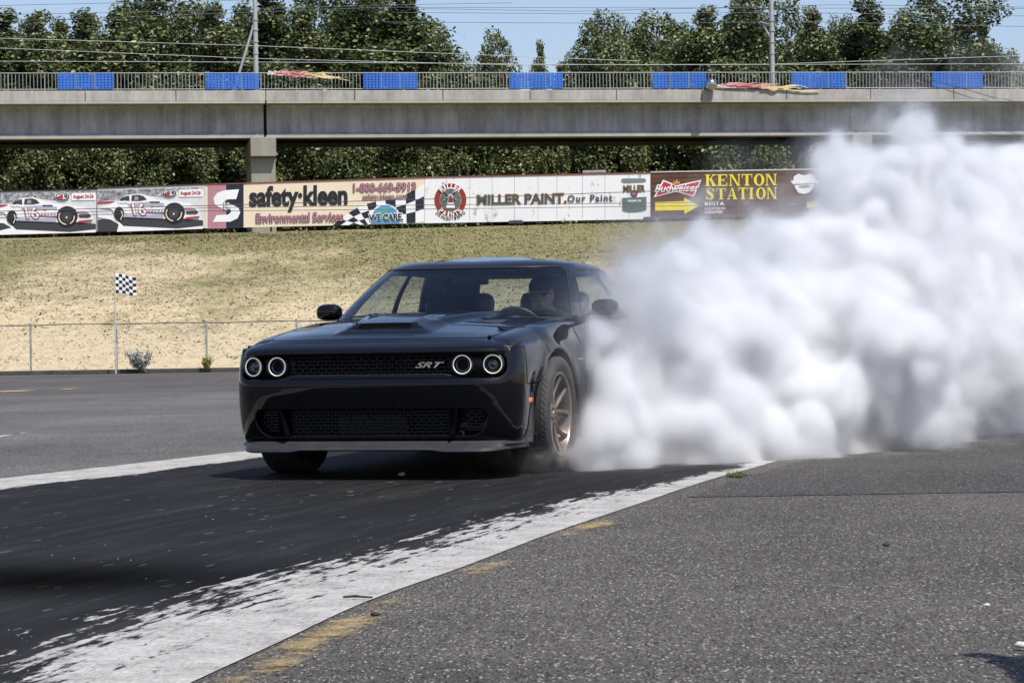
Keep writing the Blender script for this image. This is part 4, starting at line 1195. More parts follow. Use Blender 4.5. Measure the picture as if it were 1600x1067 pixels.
m = NT('black_paint'); p = m.pos()
m.set(Base_Color=(0.003, 0.0033, 0.0042), Roughness=0.5, Metallic=0.0)
m.b.inputs['Specular IOR Level'].default_value = 0.0
m.b.inputs['Coat Weight'].default_value = 1.0; m.b.inputs['Coat IOR'].default_value = 1.42
dust = m.noise(p, 7, 5, 0.7)
m.set(Coat_Roughness=m.ramp(dust, [(0.3, 0.006), (0.8, 0.03)]))
M['paint'] = m.mat
M['trim'] = plain('black_trim', (0.012, 0.012, 0.013), 0.45, var=0.2)
M['matt'] = plain('matt_black_plastic', (0.026, 0.027, 0.029), 0.42, var=0.2, scale=12)
M['void'] = plain('dark_cavity', (0.003, 0.003, 0.003), 0.9)
M['mesh'] = plain('grille_plastic', (0.007, 0.007, 0.008), 0.45, var=0.2)
M['core'] = plain('radiator_core', (0.05, 0.05, 0.052), 0.6, 0.4, var=0.3, scale=30)
M['chrome'] = plain('chrome', (0.62, 0.63, 0.64), 0.12, 1.0, var=0.05)
M['lining'] = plain('dark_lining', (0.012, 0.012, 0.013), 0.85)
M['leather'] = plain('black_leather', (0.014, 0.014, 0.016), 0.5)
M['headliner'] = plain('grey_headliner', (0.05, 0.05, 0.055), 0.9)
def glass(name, tint, fres=1.0):
    m = NT(name)
    gl = m.new('ShaderNodeBsdfGlossy'); gl.inputs['Roughness'].default_value = 0.01
    tr = m.new('ShaderNodeBsdfTransparent'); tr.inputs[0].default_value = (*tint, 1)
    fr = m.new('ShaderNodeFresnel'); gm = m.new('ShaderNodeNewGeometry')
    mr = m.new('ShaderNodeMapRange'); m.link(gm.outputs['Backfacing'], mr.inputs[0]); mr.inputs[3].default_value = 1.45; mr.inputs[4].default_value = 1/1.45; m.link(mr.outputs[0], fr.inputs['IOR'])
    mx = m.new('ShaderNodeMixShader'); m.link(m.math('MULTIPLY', fr.outputs[0], fres), mx.inputs[0]); m.link(tr.outputs[0], mx.inputs[1]); m.link(gl.outputs[0], mx.inputs[2])
    m.link(mx.outputs[0], m.out.inputs['Surface'])
    return m.mat
M['glass'] = glass('tinted_glass', (0.70, 0.76, 0.77))
M['lampglass'] = glass('lamp_glass', (0.92, 0.93, 0.95))

def solid(o, t=0.012, off=-1):
    s = o.modifiers.new('thickness', 'SOLIDIFY'); s.thickness = t; s.offset = off
    s.use_even_offset = False
    return o

# ---- the lower body as one wrap: s runs round the plan outline, v up the side
XN, XF0, XT0, XTN, PP = 0.955, 0.20, -3.30, -4.06, 5.6
def Wmax(x): return pchip([-3.4, -2.95, -2.45, -1.9, -1.0, -0.4, 0.0, 0.4], [0.935, 0.962, 0.952, 0.930, 0.922, 0.940, 0.946, 0.905], x)
th = np.linspace(0, math.pi/2, 1400)
def sup(x0, a, w):
    c, s = np.cos(th), np.sin(th)
    return np.stack([x0+a*np.clip(c, 1e-9, 1)**(2/PP), w*np.clip(s, 1e-9, 1)**(2/PP)], -1)
front = sup(XF0, XN-XF0, float(Wmax(XF0)))
xs = np.linspace(XF0, XT0, 600)[1:-1]
side = np.stack([xs, Wmax(xs)], -1)
rear = sup(XT0, XTN-XT0, float(Wmax(XT0)))[::-1]
OUT = np.concatenate([front, side, rear])
seglen = np.hypot(*np.diff(OUT, axis=0).T); L = np.concatenate([[0], np.cumsum(seglen)])
# denser sampling at the nose
dens = 1.0+2.2*(OUT[:, 0] > 0.15)+1.0*(OUT[:, 0] < -3.3)
Lw = np.concatenate([[0], np.cumsum(seglen*(dens[1:]+dens[:-1])/2)])
NS = 300
lw = np.linspace(0, Lw[-1], NS)
sx_, sy_ = np.interp(lw, Lw, OUT[:, 0]), np.interp(lw, Lw, OUT[:, 1])
tx, ty = np.gradient(sx_), np.gradient(sy_); ln = np.hypot(tx, ty); nx_, ny_ = -ty/ln, tx/ln
flip = (nx_*1.0+0*ny_)[0] < 0
if flip: nx_, ny_ = -nx_, -ny_
ny_[0] = 0; ny_[-1] = 0; nx_[0] = 1; nx_[-1] = -1
ZI = lambda x: pchip([-4.0, -3.6, -3.1, -2.6, -2.1, -1.6, -1.0, -0.5, 0.0, 0.45, 0.75, 0.95], [0.985, 1.0, 1.005, 1.0, 0.985, 0.975, 0.97, 0.962, 0.93, 0.885, 0.852, 0.835], x)
vk = np.linspace(0, 1, 13)
nose_i = [.085, .055, .030, .014, .002, 0, .010, .032, .036, .012, .030, .075, .150]
nose_z = [.225, .26, .34, .43, .53, .575, .603, .628, .70, .768, .792, .812, .836]
side_i = [.075, .030, .010, 0, 0, .002, .006, .012, .032, .062, .100, .145, .205]
side_z0 = [.205, .25, .36, .48, .56, .62, .68, .74, .805]
tail_i = [.10, .06, .03, .02, .01, 0, .01, .02, .035, .03, .015, .03, .09]
tail_z = [.24, .30, .38, .46, .54, .60, .68, .74, .80, .88, .95, .985, 1.0]
NV = 84
vv_ = np.linspace(0, 1, NV)
wn_ = sstep(0.25, 0.92, nx_); wt_ = sstep(0.3, 0.9, -nx_)
I = np.zeros((NV, NS)); Z = np.zeros((NV, NS))
for s in range(NS):
    zi = float(ZI(sx_[s]))
    sz = side_z0+[min(.865, zi-.062)+0.0, zi-.026, zi-.007, zi]
    si = list(side_i); si[12] = float(pchip([-4, -1, 0, 0.8], [.15, .14, .175, .215], sx_[s]))
    ii_ = np.array(nose_i)*wn_[s]+np.array(tail_i)*wt_[s]+np.array(si)*(1-wn_[s]-wt_[s])
    zz_ = np.array(nose_z)*wn_[s]+np.array(tail_z)*wt_[s]+np.array(sz)*(1-wn_[s]-wt_[s])
    I[:, s] = pchip(vk, ii_, vv_); Z[:, s] = pchip(vk, zz_, vv_)
# flared arches
for ax in (0.0, -WB_):
    d = np.hypot(sx_[None]-ax, Z-WR)
    side_w = (np.abs(ny_) > 0.6)[None]
    I -= 0.014*np.exp(-((d-0.42)/0.05)**2)*side_w
# the flank draws in just ahead of the front wheel
I += 0.042*np.exp(-((sx_[None]-0.42)/0.13)**2)*(sx_[None] > 0.2)*(np.abs(ny_) > 0.5)[None]*(1-sstep(0.52, 0.70, Z))
BX = sx_[None]-nx_[None]*I; BY = sy_[None]-ny_[None]*I
def full(half_X, half_Y, half_Z):
    """mirror a half wrap into a closed ring"""
    X = np.concatenate([half_X, half_X[:, -2:0:-1]], 1); Y = np.concatenate([half_Y, -half_Y[:, -2:0:-1]], 1); Z_ = np.concatenate([half_Z, half_Z[:, -2:0:-1]], 1)
    return X, Y, Z_
FX, FYy, FZ = full(BX, BY, Z)
NR = FX.shape[1]
BV = np.stack([FX, FYy, FZ], -1).reshape(-1, 3)
BF = [tuple(int(i) for i in f) for f in grid_faces(NV, NR, True)]
x, y, z = BV.T
BVv = np.repeat(np.arange(NV)/(NV-1), NR)
# openings (positive = keep)
arch = np.minimum(np.hypot(x+0.01, z-WR)-0.412, np.hypot(x+WB_, z-WR)-0.400)
arch = np.where(np.abs(y) > 0.55, arch, 1.0)
zb = 0.612+0.020*(1-sstep(0.46, 0.60, np.abs(y))); ztp = 0.750
bez = rbox(y, (z-(zb+ztp)/2)/((ztp-zb)/2)*0.08, 0, 0, 0.842, 0.08, 0.055)
bez = np.where(x > 0.45, bez, 1.0)
hwid = 0.708+(np.clip(z, .26, .44)-.26)/.18*0.055
low = rbox(y/hwid*0.70, z, 0, 0.348, 0.70, 0.084, 0.078)
low = np.where(x > 0.40, low, 1.0)
tl = np.where(x < -3.7, rbox(y, z, 0, 0.80, 0.80, 0.075, 0.03), 1.0)
keep = np.minimum.reduce([arch, bez, low])
# panels: bumper, fender/quarter, door
seam_x = 0.655-0.02*(z-0.6)
bump_hi = x-seam_x; bump_lo = np.minimum(0.568-z, x-0.30)
bumper = np.where(z > 0.568, bump_hi, np.maximum(bump_hi, bump_lo))
bumper = np.maximum(bump_hi, bump_lo)
seam_top = np.where(np.abs(y) > 0.745, 1.0, 1.0)
door = np.minimum(np.minimum(-0.70-x+0.02*(z-.6), x+1.98), z-0.30)
G = 0.0035
def panel(name, f, mat, parent=CAR, t=0.014, deg=50):
    V, F = clip(BV, BF, f)
    # clip again by the openings
    return V, F
def multi_clip(V, F, fs):
    A = [np.asarray(f, float) for f in fs]
    for k in range(len(A)):
        V, F, A = clip(V, F, A[k], A)
    return V, F
def add_panel(name, fs, mat, parent=CAR, t=0.014, deg=40):
    V, F = multi_clip(BV, BF, fs)
    o = mk(name, V, F, mat, parent); smooth_angle(o, deg); solid(o, t)
    return o
V, F = multi_clip(BV, BF, [arch, -bumper-G, -door-G])
body = mk('body', V, F, M['paint'], CAR); smooth_angle(body, 40); solid(body, 0.014)
bumper_o = add_panel('front_bumper', [keep, bumper-G], M['paint'])
for sgn in (1, -1):
    add_panel('door', [door-G, sgn*y], M['paint'])

# ---- hood and top patches
def edge_at(x_t):
    """inner top edge of the wrap on the left side at given x"""
    X, Y, Zt = BX[-1], BY[-1], Z[-1]
    k = np.arange(NS)
    sel = (X < 0.9) | (Y > 0.3)
    o = np.argsort(-X[20:]); 
    return np.interp(-np.asarray(x_t), -X[20:][o], Y[20:][o]), np.interp(-np.asarray(x_t), -X[20:][o], Zt[20:][o])
def coons(front_c, rear_c, left_c, right_c, nu, nt):
    """curves: front/rear as functions of u (0 right .. 1 left), left/right as functions of t (0 front .. 1 rear)"""
    u = np.linspace(0, 1, nu); t = np.linspace(0, 1, nt)
    Fc, Rc, Lc, Rr_ = front_c(u), rear_c(u), left_c(t), right_c(t)
    U, T = np.meshgrid(u, t, indexing='ij')
    P = (1-T)[..., None]*Fc[:, None]+T[..., None]*Rc[:, None]+(1-U)[..., None]*Rr_[None]+U[..., None]*Lc[None]
    P -= ((1-U)*(1-T))[..., None]*Fc[0]+((1-U)*T)[..., None]*Rc[0]+(U*(1-T))[..., None]*Fc[-1]+(U*T)[..., None]*Rc[-1]
    return P, U, T
XHF, XHR = 0.735, -0.66                    # hood side edge runs from here to here
xh = np.linspace(XHF, XHR, 200)
eY, eZ = edge_at(xh)
# front edge follows the nose inner row
kk = np.where((BX[-1] > XHF-0.02) & (np.arange(NS) < NS//2))[0]
fy_, fx_, fz_ = BY[-1][kk], BX[-1][kk], Z[-1][kk]
YH = float(eY[0])
def hood_front(u):
    yv = (u*2-1)*YH
    return np.stack([np.interp(np.abs(yv), fy_, fx_), yv, np.interp(np.abs(yv), fy_, fz_)], -1)
def hood_rear(u):
    yv = (u*2-1)*float(eY[-1])
    return np.stack([XHR+0.20*(1-np.abs(u*2-1)**2.2), yv, float(eZ[-1])+0.022*(1-(u*2-1)**2)], -1)
def hood_side(sg):
    def f(t):
        i = t*(len(xh)-1); k = np.arange(len(xh))
        return np.stack([np.interp(i, k, xh), sg*np.interp(i, k, eY), np.interp(i, k, eZ)], -1)
    return f
P, U, T = coons(hood_front, hood_rear, hood_side(1), hood_side(-1), 170, 170)
hx, hy, hz = P[..., 0], P[..., 1], P[..., 2]
mask_ = np.clip((U*(1-U))*9, 0, 1)*np.clip(T*7, 0, 1)
crown_ = 0.020*np.sin(np.pi*U)*np.sin(np.pi*np.clip(T*0.8+0.1, 0, 1))
ay = np.abs(hy)
# power dome: narrow at the scoop, widening to the windscreen
dome_w = 0.235+0.17*sstep(0.45, -0.5, hx)
dome = (1-sstep(dome_w, dome_w+0.10, ay))*sstep(0.70, 0.58, hx)
lip = 0.029*(1-sstep(0.15, 0.275, ay))*sstep(0.605, 0.565, hx)*(0.15+0.85*sstep(-0.40, 0.45, hx))
vent = -0.016*(1-sstep(-0.012, 0.012, rbox(hx, ay, -0.02, 0.505, 0.105, 0.085, 0.03)))
ridge = 0.014*np.exp(-((ay-dome_w-0.01)/0.035)**2)*sstep(0.5, 0.2, hx)
hz = hz+crown_*mask_+mask_*(0.019*dome)+lip+vent+ridge*mask_
hz = hz-0.012*(1-sstep(0.0, 0.03, T))*0   # keep the front edge
HV = np.stack([hx, hy, hz], -1).reshape(-1, 3); HF = [tuple(int(i) for i in f) for f in grid_faces(170, 170)]
inset = np.minimum(np.minimum(U, 1-U)*1.5, np.minimum(T, 1-T)*1.35).ravel()-0.0035
scoop_hole = rbox(hx.ravel(), hy.ravel(), 0.583, 0.0, 0.020, 0.170, 0.018)
hood = None
V, F = multi_clip(HV, HF, [inset, scoop_hole])
hood = mk('hood', V, F, M['paint'], CAR); smooth_angle(hood, 60)
nrm = np.mean([p_.normal.z for p_ in hood.data.polygons])
if nrm < 0:
    hood.data.flip_normals()
solid(hood, 0.012)
def hood_z(xq, yq):
    d = (hx-xq)**2+(hy-yq)**2; return float(hz.ravel()[np.argmin(d)])
# scoop mouth with its mesh
sz0 = hood_z(0.63, 0.0)
mb = MB()
mb.box((0.548, 0, sz0+0.012), (0.012, 0.40, 0.075)); mb.build('scoop_cavity', M['void'], hood)
mb = MB()
for k in range(5): mb.box((0.576, 0, sz0-0.012+k*0.0115), (0.006, 0.33, 0.0022))
for r_ in range(5):
    for k in range(15): mb.box((0.576, -0.158+k*0.0222+(0.012 if r_ % 2 else 0), sz0-0.0065+r_*0.0115), (0.006, 0.0022, 0.0115))
mb.build('scoop_mesh', M['mesh'], hood)
for sg in (1, -1):
    mb = MB()
    for k in range(4):
        xv = -0.095+k*0.052
        mb.box((xv, sg*0.505, hood_z(xv, sg*0.505)+0.004), (0.036, 0.145, 0.006), Matrix.Rotation(R(14), 3, 'Y'))
    mb.build('hood_vent', M['matt'], hood)
# badge of the bumper header seam: cowl + trunk deck patches
def patch(name, xa, xb, mat, bulge, curve_f=0.0, curve_r=0.0, n=50, taper=0.0035):
    xq = np.linspace(xa, xb, 80); yq, zq = edge_at(xq)
    def fr(u): yv = (u*2-1)*float(yq[0]); return np.stack([xa+curve_f*(1-(u*2-1)**2), yv, np.full_like(u, zq[0])+0.015*(1-(u*2-1)**2)], -1)
    def rr(u): yv = (u*2-1)*float(yq[-1]); return np.stack([xb+curve_r*(1-(u*2-1)**2), yv, np.full_like(u, zq[-1])+0.012*(1-(u*2-1)**2)], -1)
    def sd(sg):
        return lambda t: np.stack([np.interp(t, np.linspace(0, 1, 80), xq), sg*np.interp(t, np.linspace(0, 1, 80), yq), np.interp(t, np.linspace(0, 1, 80), zq)], -1)
    P, U, T = coons(fr, rr, sd(1), sd(-1), n, n)
    P[..., 2] += bulge*np.sin(np.pi*U)*np.sin(np.pi*T)
    V, F = clip(P.reshape(-1, 3), grid_faces(n, n).tolist(), (np.minimum(np.minimum(U, 1-U), np.minimum(T, 1-T)).ravel()-taper))
    o = mk(name, V, F, mat, CAR); smooth_angle(o, 60)
    if np.mean([q.normal.z for q in o.data.polygons]) < 0: o.data.flip_normals()
    solid(o, 0.01); return o
patch('trunk_lid', -3.16, -3.93, M['paint'], 0.015)
# scuttle under the windscreen and the sill shelf below the glass
mb = MB(); mb.box((-1.9, 0, 0.945), (2.6, 1.50, 0.012))
# ---- greenhouse as a second wrap
def outline(xc, af, ar, b, p, n):
    t = np.linspace(0, math.pi, n); c, s = np.cos(t), np.sin(t)
    a = np.where(c > 0, af, ar)
    return np.stack([xc+np.sign(c)*a*np.abs(c)**(2/p), b*np.abs(s)**(2/p)], -1)
NG = 420
tg = np.linspace(0, math.pi, NG)
# resample so points crowd evenly on the belt
fine = outline(-1.83, 1.42, 1.44, 0.850, 5.0, 6000); Lf = np.concatenate([[0], np.cumsum(np.hypot(*np.diff(fine, axis=0).T))])
ti = np.interp(np.linspace(0, Lf[-1], NG), Lf, np.linspace(0, math.pi, 6000))
def at_t(xc, af, ar, b, p, t):
    c, s = np.cos(t), np.sin(t); a = np.where(c > 0, af, ar)
    return np.stack([xc+np.sign(c)*a*np.abs(c)**(2/p), b*np.abs(s)**(2/p)], -1)
belt = at_t(-1.83, 1.42, 1.44, 0.850, 5.0, ti); roofl = at_t(-1.86, 0.72, 0.80, 0.645, 3.8, ti)
zb_ = pchip([-3.3, -2.6, -1.6, -0.9, -0.4], [1.012, 1.005, 0.975, 0.965, 0.985], belt[:, 0])
zr_ = pchip([-2.7, -2.2, -1.6, -1.15], [1.315, 1.338, 1.345, 1.338], roofl[:, 0])
nvg = 60
gv = np.linspace(0, 1.14, nvg)
GXw = np.zeros((nvg, NG)); GYw = np.zeros((nvg, NG)); GZw = np.zeros((nvg, NG))
inw = np.array([-1.86, 0.0])-roofl; inw /= np.linalg.norm(inw, axis=1)[:, None]
for i, v in enumerate(gv):
    if v <= 1:
        w = v; bl_ = 0.028*math.sin(math.pi*w)
        q = belt*(1-w)+roofl*w - inw*bl_*0.8
        zz = zb_*(1-w)+zr_*w
        # round the last bit over into the roof
        if w > 0.90:
            k = (w-0.90)/0.10; q = q+inw*0.010*k*k
    else:
        k = (v-1)/0.14
        q = roofl+inw*(0.010+0.15*k); zz = zr_+0.030*(1.6*k-0.6*k*k)
    GXw[i], GYw[i], GZw[i] = q[:, 0], q[:, 1], zz
g3 = full(GXw, GYw, GZw); NGR = g3[0].shape[1]
GV = np.stack(g3, -1).reshape(-1, 3); GF = [tuple(int(i) for i in f) for f in grid_faces(nvg, NGR, True)]
bx_full = np.concatenate([belt[:, 0], belt[-2:0:-1, 0]]); by_full = np.concatenate([belt[:, 1], -belt[-2:0:-1, 1]])
Bx = np.tile(bx_full, nvg); By = np.tile(by_full, nvg); Gv = np.repeat(gv, NGR)
t_full = np.tile(np.concatenate([ti, ti[-2:0:-1]]), nvg); sgn_ = np.sign(By+1e-9)
arc_full = np.interp(t_full, np.linspace(0, math.pi, 6000), Lf)       # belt arc length from the windscreen centre
def arc_of(xv): 
    k = np.argmin(np.abs(fine[:3000 if xv > -1.83 else 6000, 0]-xv)) if xv > -1.83 else 3000+np.argmin(np.abs(fine[3000:, 0]-xv)); return Lf[k]
a_ws = arc_of(-0.80)
ws = rbox(arc_full, Gv, 0, 0.46, a_ws, 0.475, 0.08)
lean = 0.36*Gv                                                      # side glass leans with the pillars
front_a, b_pil, rear_a = arc_of(-0.99), arc_of(-2.02), arc_of(-2.62)
sg_ = rbox(arc_full, Gv*0.36, (front_a+rear_a)/2, 0.170, (rear_a-front_a)/2, 0.150, 0.05)
bw_a = arc_of(-3.02)
rw = rbox(arc_full-Lf[-1], Gv, 0, 0.52, Lf[-1]-bw_a, 0.42, 0.08)
pillar = np.abs(arc_full-b_pil)-0.03
glass_in = np.minimum.reduce([ws, sg_, rw])
V, F = multi_clip(GV, GF, [glass_in])
pil = mk('roof_pillars', V, F, M['paint'], CAR); smooth_angle(pil, 50); solid(pil, 0.03)
def gl_part(name, f, extra=None, parent=CAR):
    V, F = multi_clip(GV, GF, [-f-0.002]+([extra] if extra is not None else []))
    o = mk(name, V, F, M['glass'], parent, True)
    o.location = (0, 0, -0.004)
    return o
gl_part('windscreen', ws)
gl_part('rear_window', rw)
for s_ in (1, -1):
    gl_part('side_window', sg_, np.where(sgn_ == s_, 1.0, -1.0)*np.maximum(np.abs(By), 0.05))
# window surrounds
def surround(name, f, w, extra=None):
    V, F = multi_clip(GV, GF, [f-0.0005, w-f]+([extra] if extra is not None else []))
    V = np.asarray(V); c = np.array([-1.85, 0, 0.9]); d = V-c; d /= np.linalg.norm(d, axis=1)[:, None]
    o = mk(name, V+d*0.0025, F, M['trim'], CAR, True); solid(o, 0.004)
surround('windscreen_seal', ws, 0.016)
for s_ in (1, -1):
    surround('window_seal', sg_, 0.014, np.where(sgn_ == s_, 1.0, -1.0)*np.maximum(np.abs(By), 0.05))
    V, F = multi_clip(GV, GF, [-pillar, -sg_, np.where(sgn_ == s_, 1.0, -1.0)*np.maximum(np.abs(By), 0.05)])
    if len(F): solid(mk('middle_pillar', V, F, M['trim'], CAR, True), 0.02)
# roof skin
top = np.stack([GXw[-1], GYw[-1], GZw[-1]], -1)
nr = 26
rv = []
for k in range(nr):
    f = k/(nr-1); q = top*(1-f); q[:, 0] += f*(-1.86)
    cx_ = top[:, 0]*(1-f)+f*(-1.86); rv.append(np.stack([cx_, top[:, 1]*(1-f), top[:, 2]+(1.412-top[:, 2])*(0.87*f+1.26*f*f-1.13*f**3)], -1))
rv = np.array(rv)
r3 = full(rv[..., 0], rv[..., 1], rv[..., 2])
roof = mk('roof', np.stack(r3, -1).reshape(-1, 3), [tuple(int(i) for i in f[::-1]) for f in grid_faces(nr, r3[0].shape[1], True)], M['paint'], CAR, True)
recalc(roof); solid(roof, 0.02)
roof.data.polygons.foreach_set('use_smooth', [True]*len(roof.data.polygons))
# headliner below the roof
hl = rv.copy(); hl[..., 2] -= 0.045; h3 = full(hl[..., 0], hl[..., 1], hl[..., 2])
mk('headliner', np.stack(h3, -1).reshape(-1, 3), [tuple(int(i) for i in f) for f in grid_faces(nr, h3[0].shape[1], True)], M['lining'], CAR, True)
# belt shelf between the body edge and the glass
sh_x = np.linspace(-0.60, -3.4, 90); sh_y, sh_z = edge_at(sh_x)
for s_ in (1, -1):
    vs = []; 
    for xx, yy, zz in zip(sh_x, sh_y, sh_z): vs += [(xx, s_*(yy+0.004), zz-0.004), (xx, s_*(yy-0.16), zz+0.008)]
    fs = [(2*i, 2*i+1, 2*i+3, 2*i+2) for i in range(len(sh_x)-1)]
    o = mk('belt_moulding', vs, fs, M['paint'], CAR, True); recalc(o)
    if np.mean([q.normal.z for q in o.data.polygons]) < 0: o.data.flip_normals()
    solid(o, 0.006)
# scuttle panel at the foot of the windscreen
vs = []; n_ = 40
for k in range(n_+1):
    u = k/n_*2-1; yy = u*0.80
    xf = XHR+0.20*(1-abs(u)**2.2)-0.004; xb_ = float(np.interp(abs(yy), belt[:NG//2, 1], belt[:NG//2, 0]))-0.01
    vs += [(xf, yy, 0.955+0.012*(1-u*u)), (min(xb_, xf-0.02), yy, 0.972+0.012*(1-u*u))]
sc_ = mk('scuttle', vs, [(2*i, 2*i+1, 2*i+3, 2*i+2) for i in range(n_)], M['trim'], CAR, True)
for s0, e0 in (((-0.52, 0.45, 0.995), (-0.60, -0.20, 1.005)), ((-0.52, -0.15, 1.0), (-0.66, -0.72, 0.99))):
    mb = MB(); mb.tube([s0, ((s0[0]+e0[0])/2-0.0, (s0[1]+e0[1])/2, (s0[2]+e0[2])/2+0.012), e0], [0.010, 0.009, 0.006], 6); mb.build('wiper', M['trim'], CAR, 60)

# ---- grille and lamps behind the upper opening
def nose_x(yv, zv, back):
    """x of the front surface at y, z, moved back"""
    a = XN-XF0; w = float(Wmax(XF0)); u = np.clip(np.abs(yv)/w, 0, 0.999)
    return XF0+a*(1-u**PP)**(1/PP)-back
def curved_sheet(name, y0, y1, z0, z1, back, mat, n=40, thick=0.006):
    ys = np.linspace(y0, y1, n); vs = []
    for yy in ys: xx = float(nose_x(yy, 0, back)); vs += [(xx, yy, z0), (xx, yy, z1)]
    o = mk(name, vs, [(2*i, 2*i+1, 2*i+3, 2*i+2) for i in range(n-1)], mat, CAR, True)
    solid(o, thick, 0); return o
curved_sheet('grille_backing', -0.88, 0.88, 0.57, 0.82, 0.16, M['void'])
def brick_mesh(name, y0, y1, z0, z1, back, rows, pitch, bar, mat, zfun=None):
    mb = MB(); h = (z1-z0)/rows; n = 36
    for r_ in range(rows+1):
        zz = z0+r_*h
        ys = np.linspace(y0, y1, n)
        for k in range(n-1):
            a = Vector((float(nose_x(ys[k], 0, back)), ys[k], zz)); b = Vector((float(nose_x(ys[k+1], 0, back)), ys[k+1], zz))
            d = b-a; mb.box((a+b)/2, (0.016, d.length+0.001, bar), Matrix.Rotation(-math.atan2(d.x, d.y), 3, 'Z'))
        if r_ == rows: break
        k = 0
        yy = y0+(pitch/2 if r_ % 2 else 0)
        while yy < y1:
            mb.box((float(nose_x(yy, 0, back))-0.0005, yy, zz+h/2), (0.014, bar, h-bar)); yy += pitch
    return mb.build(name, mat, CAR)
gr_o = brick_mesh('upper_grille', -0.505, 0.505, 0.630, 0.764, 0.085, 6, 0.050, 0.0042, M['mesh'])
# centre grille surround and lamp panels
for sg in (1, -1):
    ys = np.linspace(0.49, 0.865, 26); vs = []
    for yy in ys:
        xx = float(nose_x(yy, 0, 0.10)); vs += [(xx, sg*yy, 0.585), (xx, sg*yy, 0.80)]
    o = mk('lamp_panel', vs, [(2*i, 2*i+1, 2*i+3, 2*i+2) for i in range(25)], M['trim'], CAR, True); solid(o, 0.006, 0)
mb = MB()
for sg in (1, -1):
    mb.tube([(float(nose_x(0.47+0.005*k, 0, 0.055)), sg*(0.46+0.005*k), 0.634-0.018*float(sstep(0, 22, k))) for k in range(0, 24)], 0.004, 6)
mb.tube([(float(nose_x(-0.46+0.02*k, 0, 0.055)), -0.46+0.02*k, 0.634) for k in range(47)], 0.004, 6)
mb.build('grille_trim', M['trim'], CAR, 60)

m = NT('lit_halo'); m.b.inputs['Emission Color'].default_value = (1.0, 0.97, 0.90, 1); m.b.inputs['Emission Strength'].default_value = 0.33; m.set(Base_Color=(0.7, 0.7, 0.7), Roughness=0.4)
M['halo'] = m.mat
m = NT('projector_lens'); m.set(Base_Color=(0.02, 0.025, 0.03), Roughness=0.02); m.b.inputs['Coat Weight'].default_value = 1; M['lens'] = m.mat
M['bowl'] = plain('lamp_bowl', (0.10, 0.10, 0.105), 0.3, 0.7)
def lamp(yv, outer):
    e = bpy.data.objects.new('headlamp', None); col.objects.link(e); e.parent = CAR
    xx = float(nose_x(yv, 0, 0.070 if outer else 0.060))
    e.location = (xx, yv, 0.690); e.rotation_euler = (0, 0, math.copysign(R(9 if outer else 4), yv))
    r_ = 0.057
    ring = [(r_-0.0028+0.0026*math.cos(a), 0.012+0.006*math.sin(a)) for a in np.linspace(0, 2*math.pi, 11)[:-1]]
    mb = MB(); mb.lathe(ring, 40, 'X', closed=True); mb.build('halo_ring', M['halo'], e, 60)
    mb = MB(); mb.lathe([(r_+0.012, 0.0), (r_+0.012, 0.014), (r_+0.004, 0.020), (r_, 0.006), (r_-0.004, -0.02)], 40, 'X'); mb.build('lamp_bezel', M['trim'], e, 40)
    mb = MB(); mb.lathe([(r_-0.012, 0.004), (0.046, -0.03), (0.040, -0.035), (0.001, -0.045)], 36, 'X'); mb.build('reflector_bowl', M['bowl'] if outer else M['trim'], e, 40)
    if outer:
        mb = MB(); mb.lathe([(0.041, -0.02), (0.043, 0.0), (0.039, 0.004), (0.036, -0.004)], 36, 'X'); mb.build('projector_ring', M['chrome'], e, 50)
        mb = MB(); mb.lathe([(max(1e-4, 0.036*math.sin(a)), -0.016+0.022*math.cos(a)) for a in np.linspace(0, math.pi/2, 9)], 30, 'X'); mb.build('projector_lens', M['lens'], e, 60)
    else:
        mb = MB(); mb.lathe([(0.043, -0.006), (0.041, 0.002), (0.035, 0.0), (0.034, -0.03)], 36, 'X'); mb.build('intake_ring', M['bowl'], e, 50)
        mb = MB(); mb.lathe([(0.034, -0.026), (0.0005, -0.030)], 30, 'X'); mb.build('intake_hole', M['void'], e)
    return e
for yv, ou in ((0.762, True), (0.588, False), (-0.588, False), (-0.762, True)): lamp(yv, ou)
# grille badge lettering
def local_text(s, size_y, size_z, shear, bold, name, mat, parent, place, depth=0.004):
    V, F = text_mesh(s, bold, shear)
    mn, mx = V.min(0), V.max(0)
    u = (V[:, 0]-mn[0])/(mx[0]-mn[0])-0.5; v = (V[:, 1]-mn[1])/(mx[1]-mn[1])-0.5
    P = np.array([place(a*size_y, b*size_z) for a, b in zip(u, v)])
    o = mk(name, P, F, mat, parent); solid(o, depth, 0)
    return o
local_text('SRT', 0.185, 0.036, 0.5, 0.02, 'grille_badge', M['chrome'], gr_o, lambda a, b: (float(nose_x(0.40, 0, 0.062)), 0.385+a, 0.690+b), 0.006)

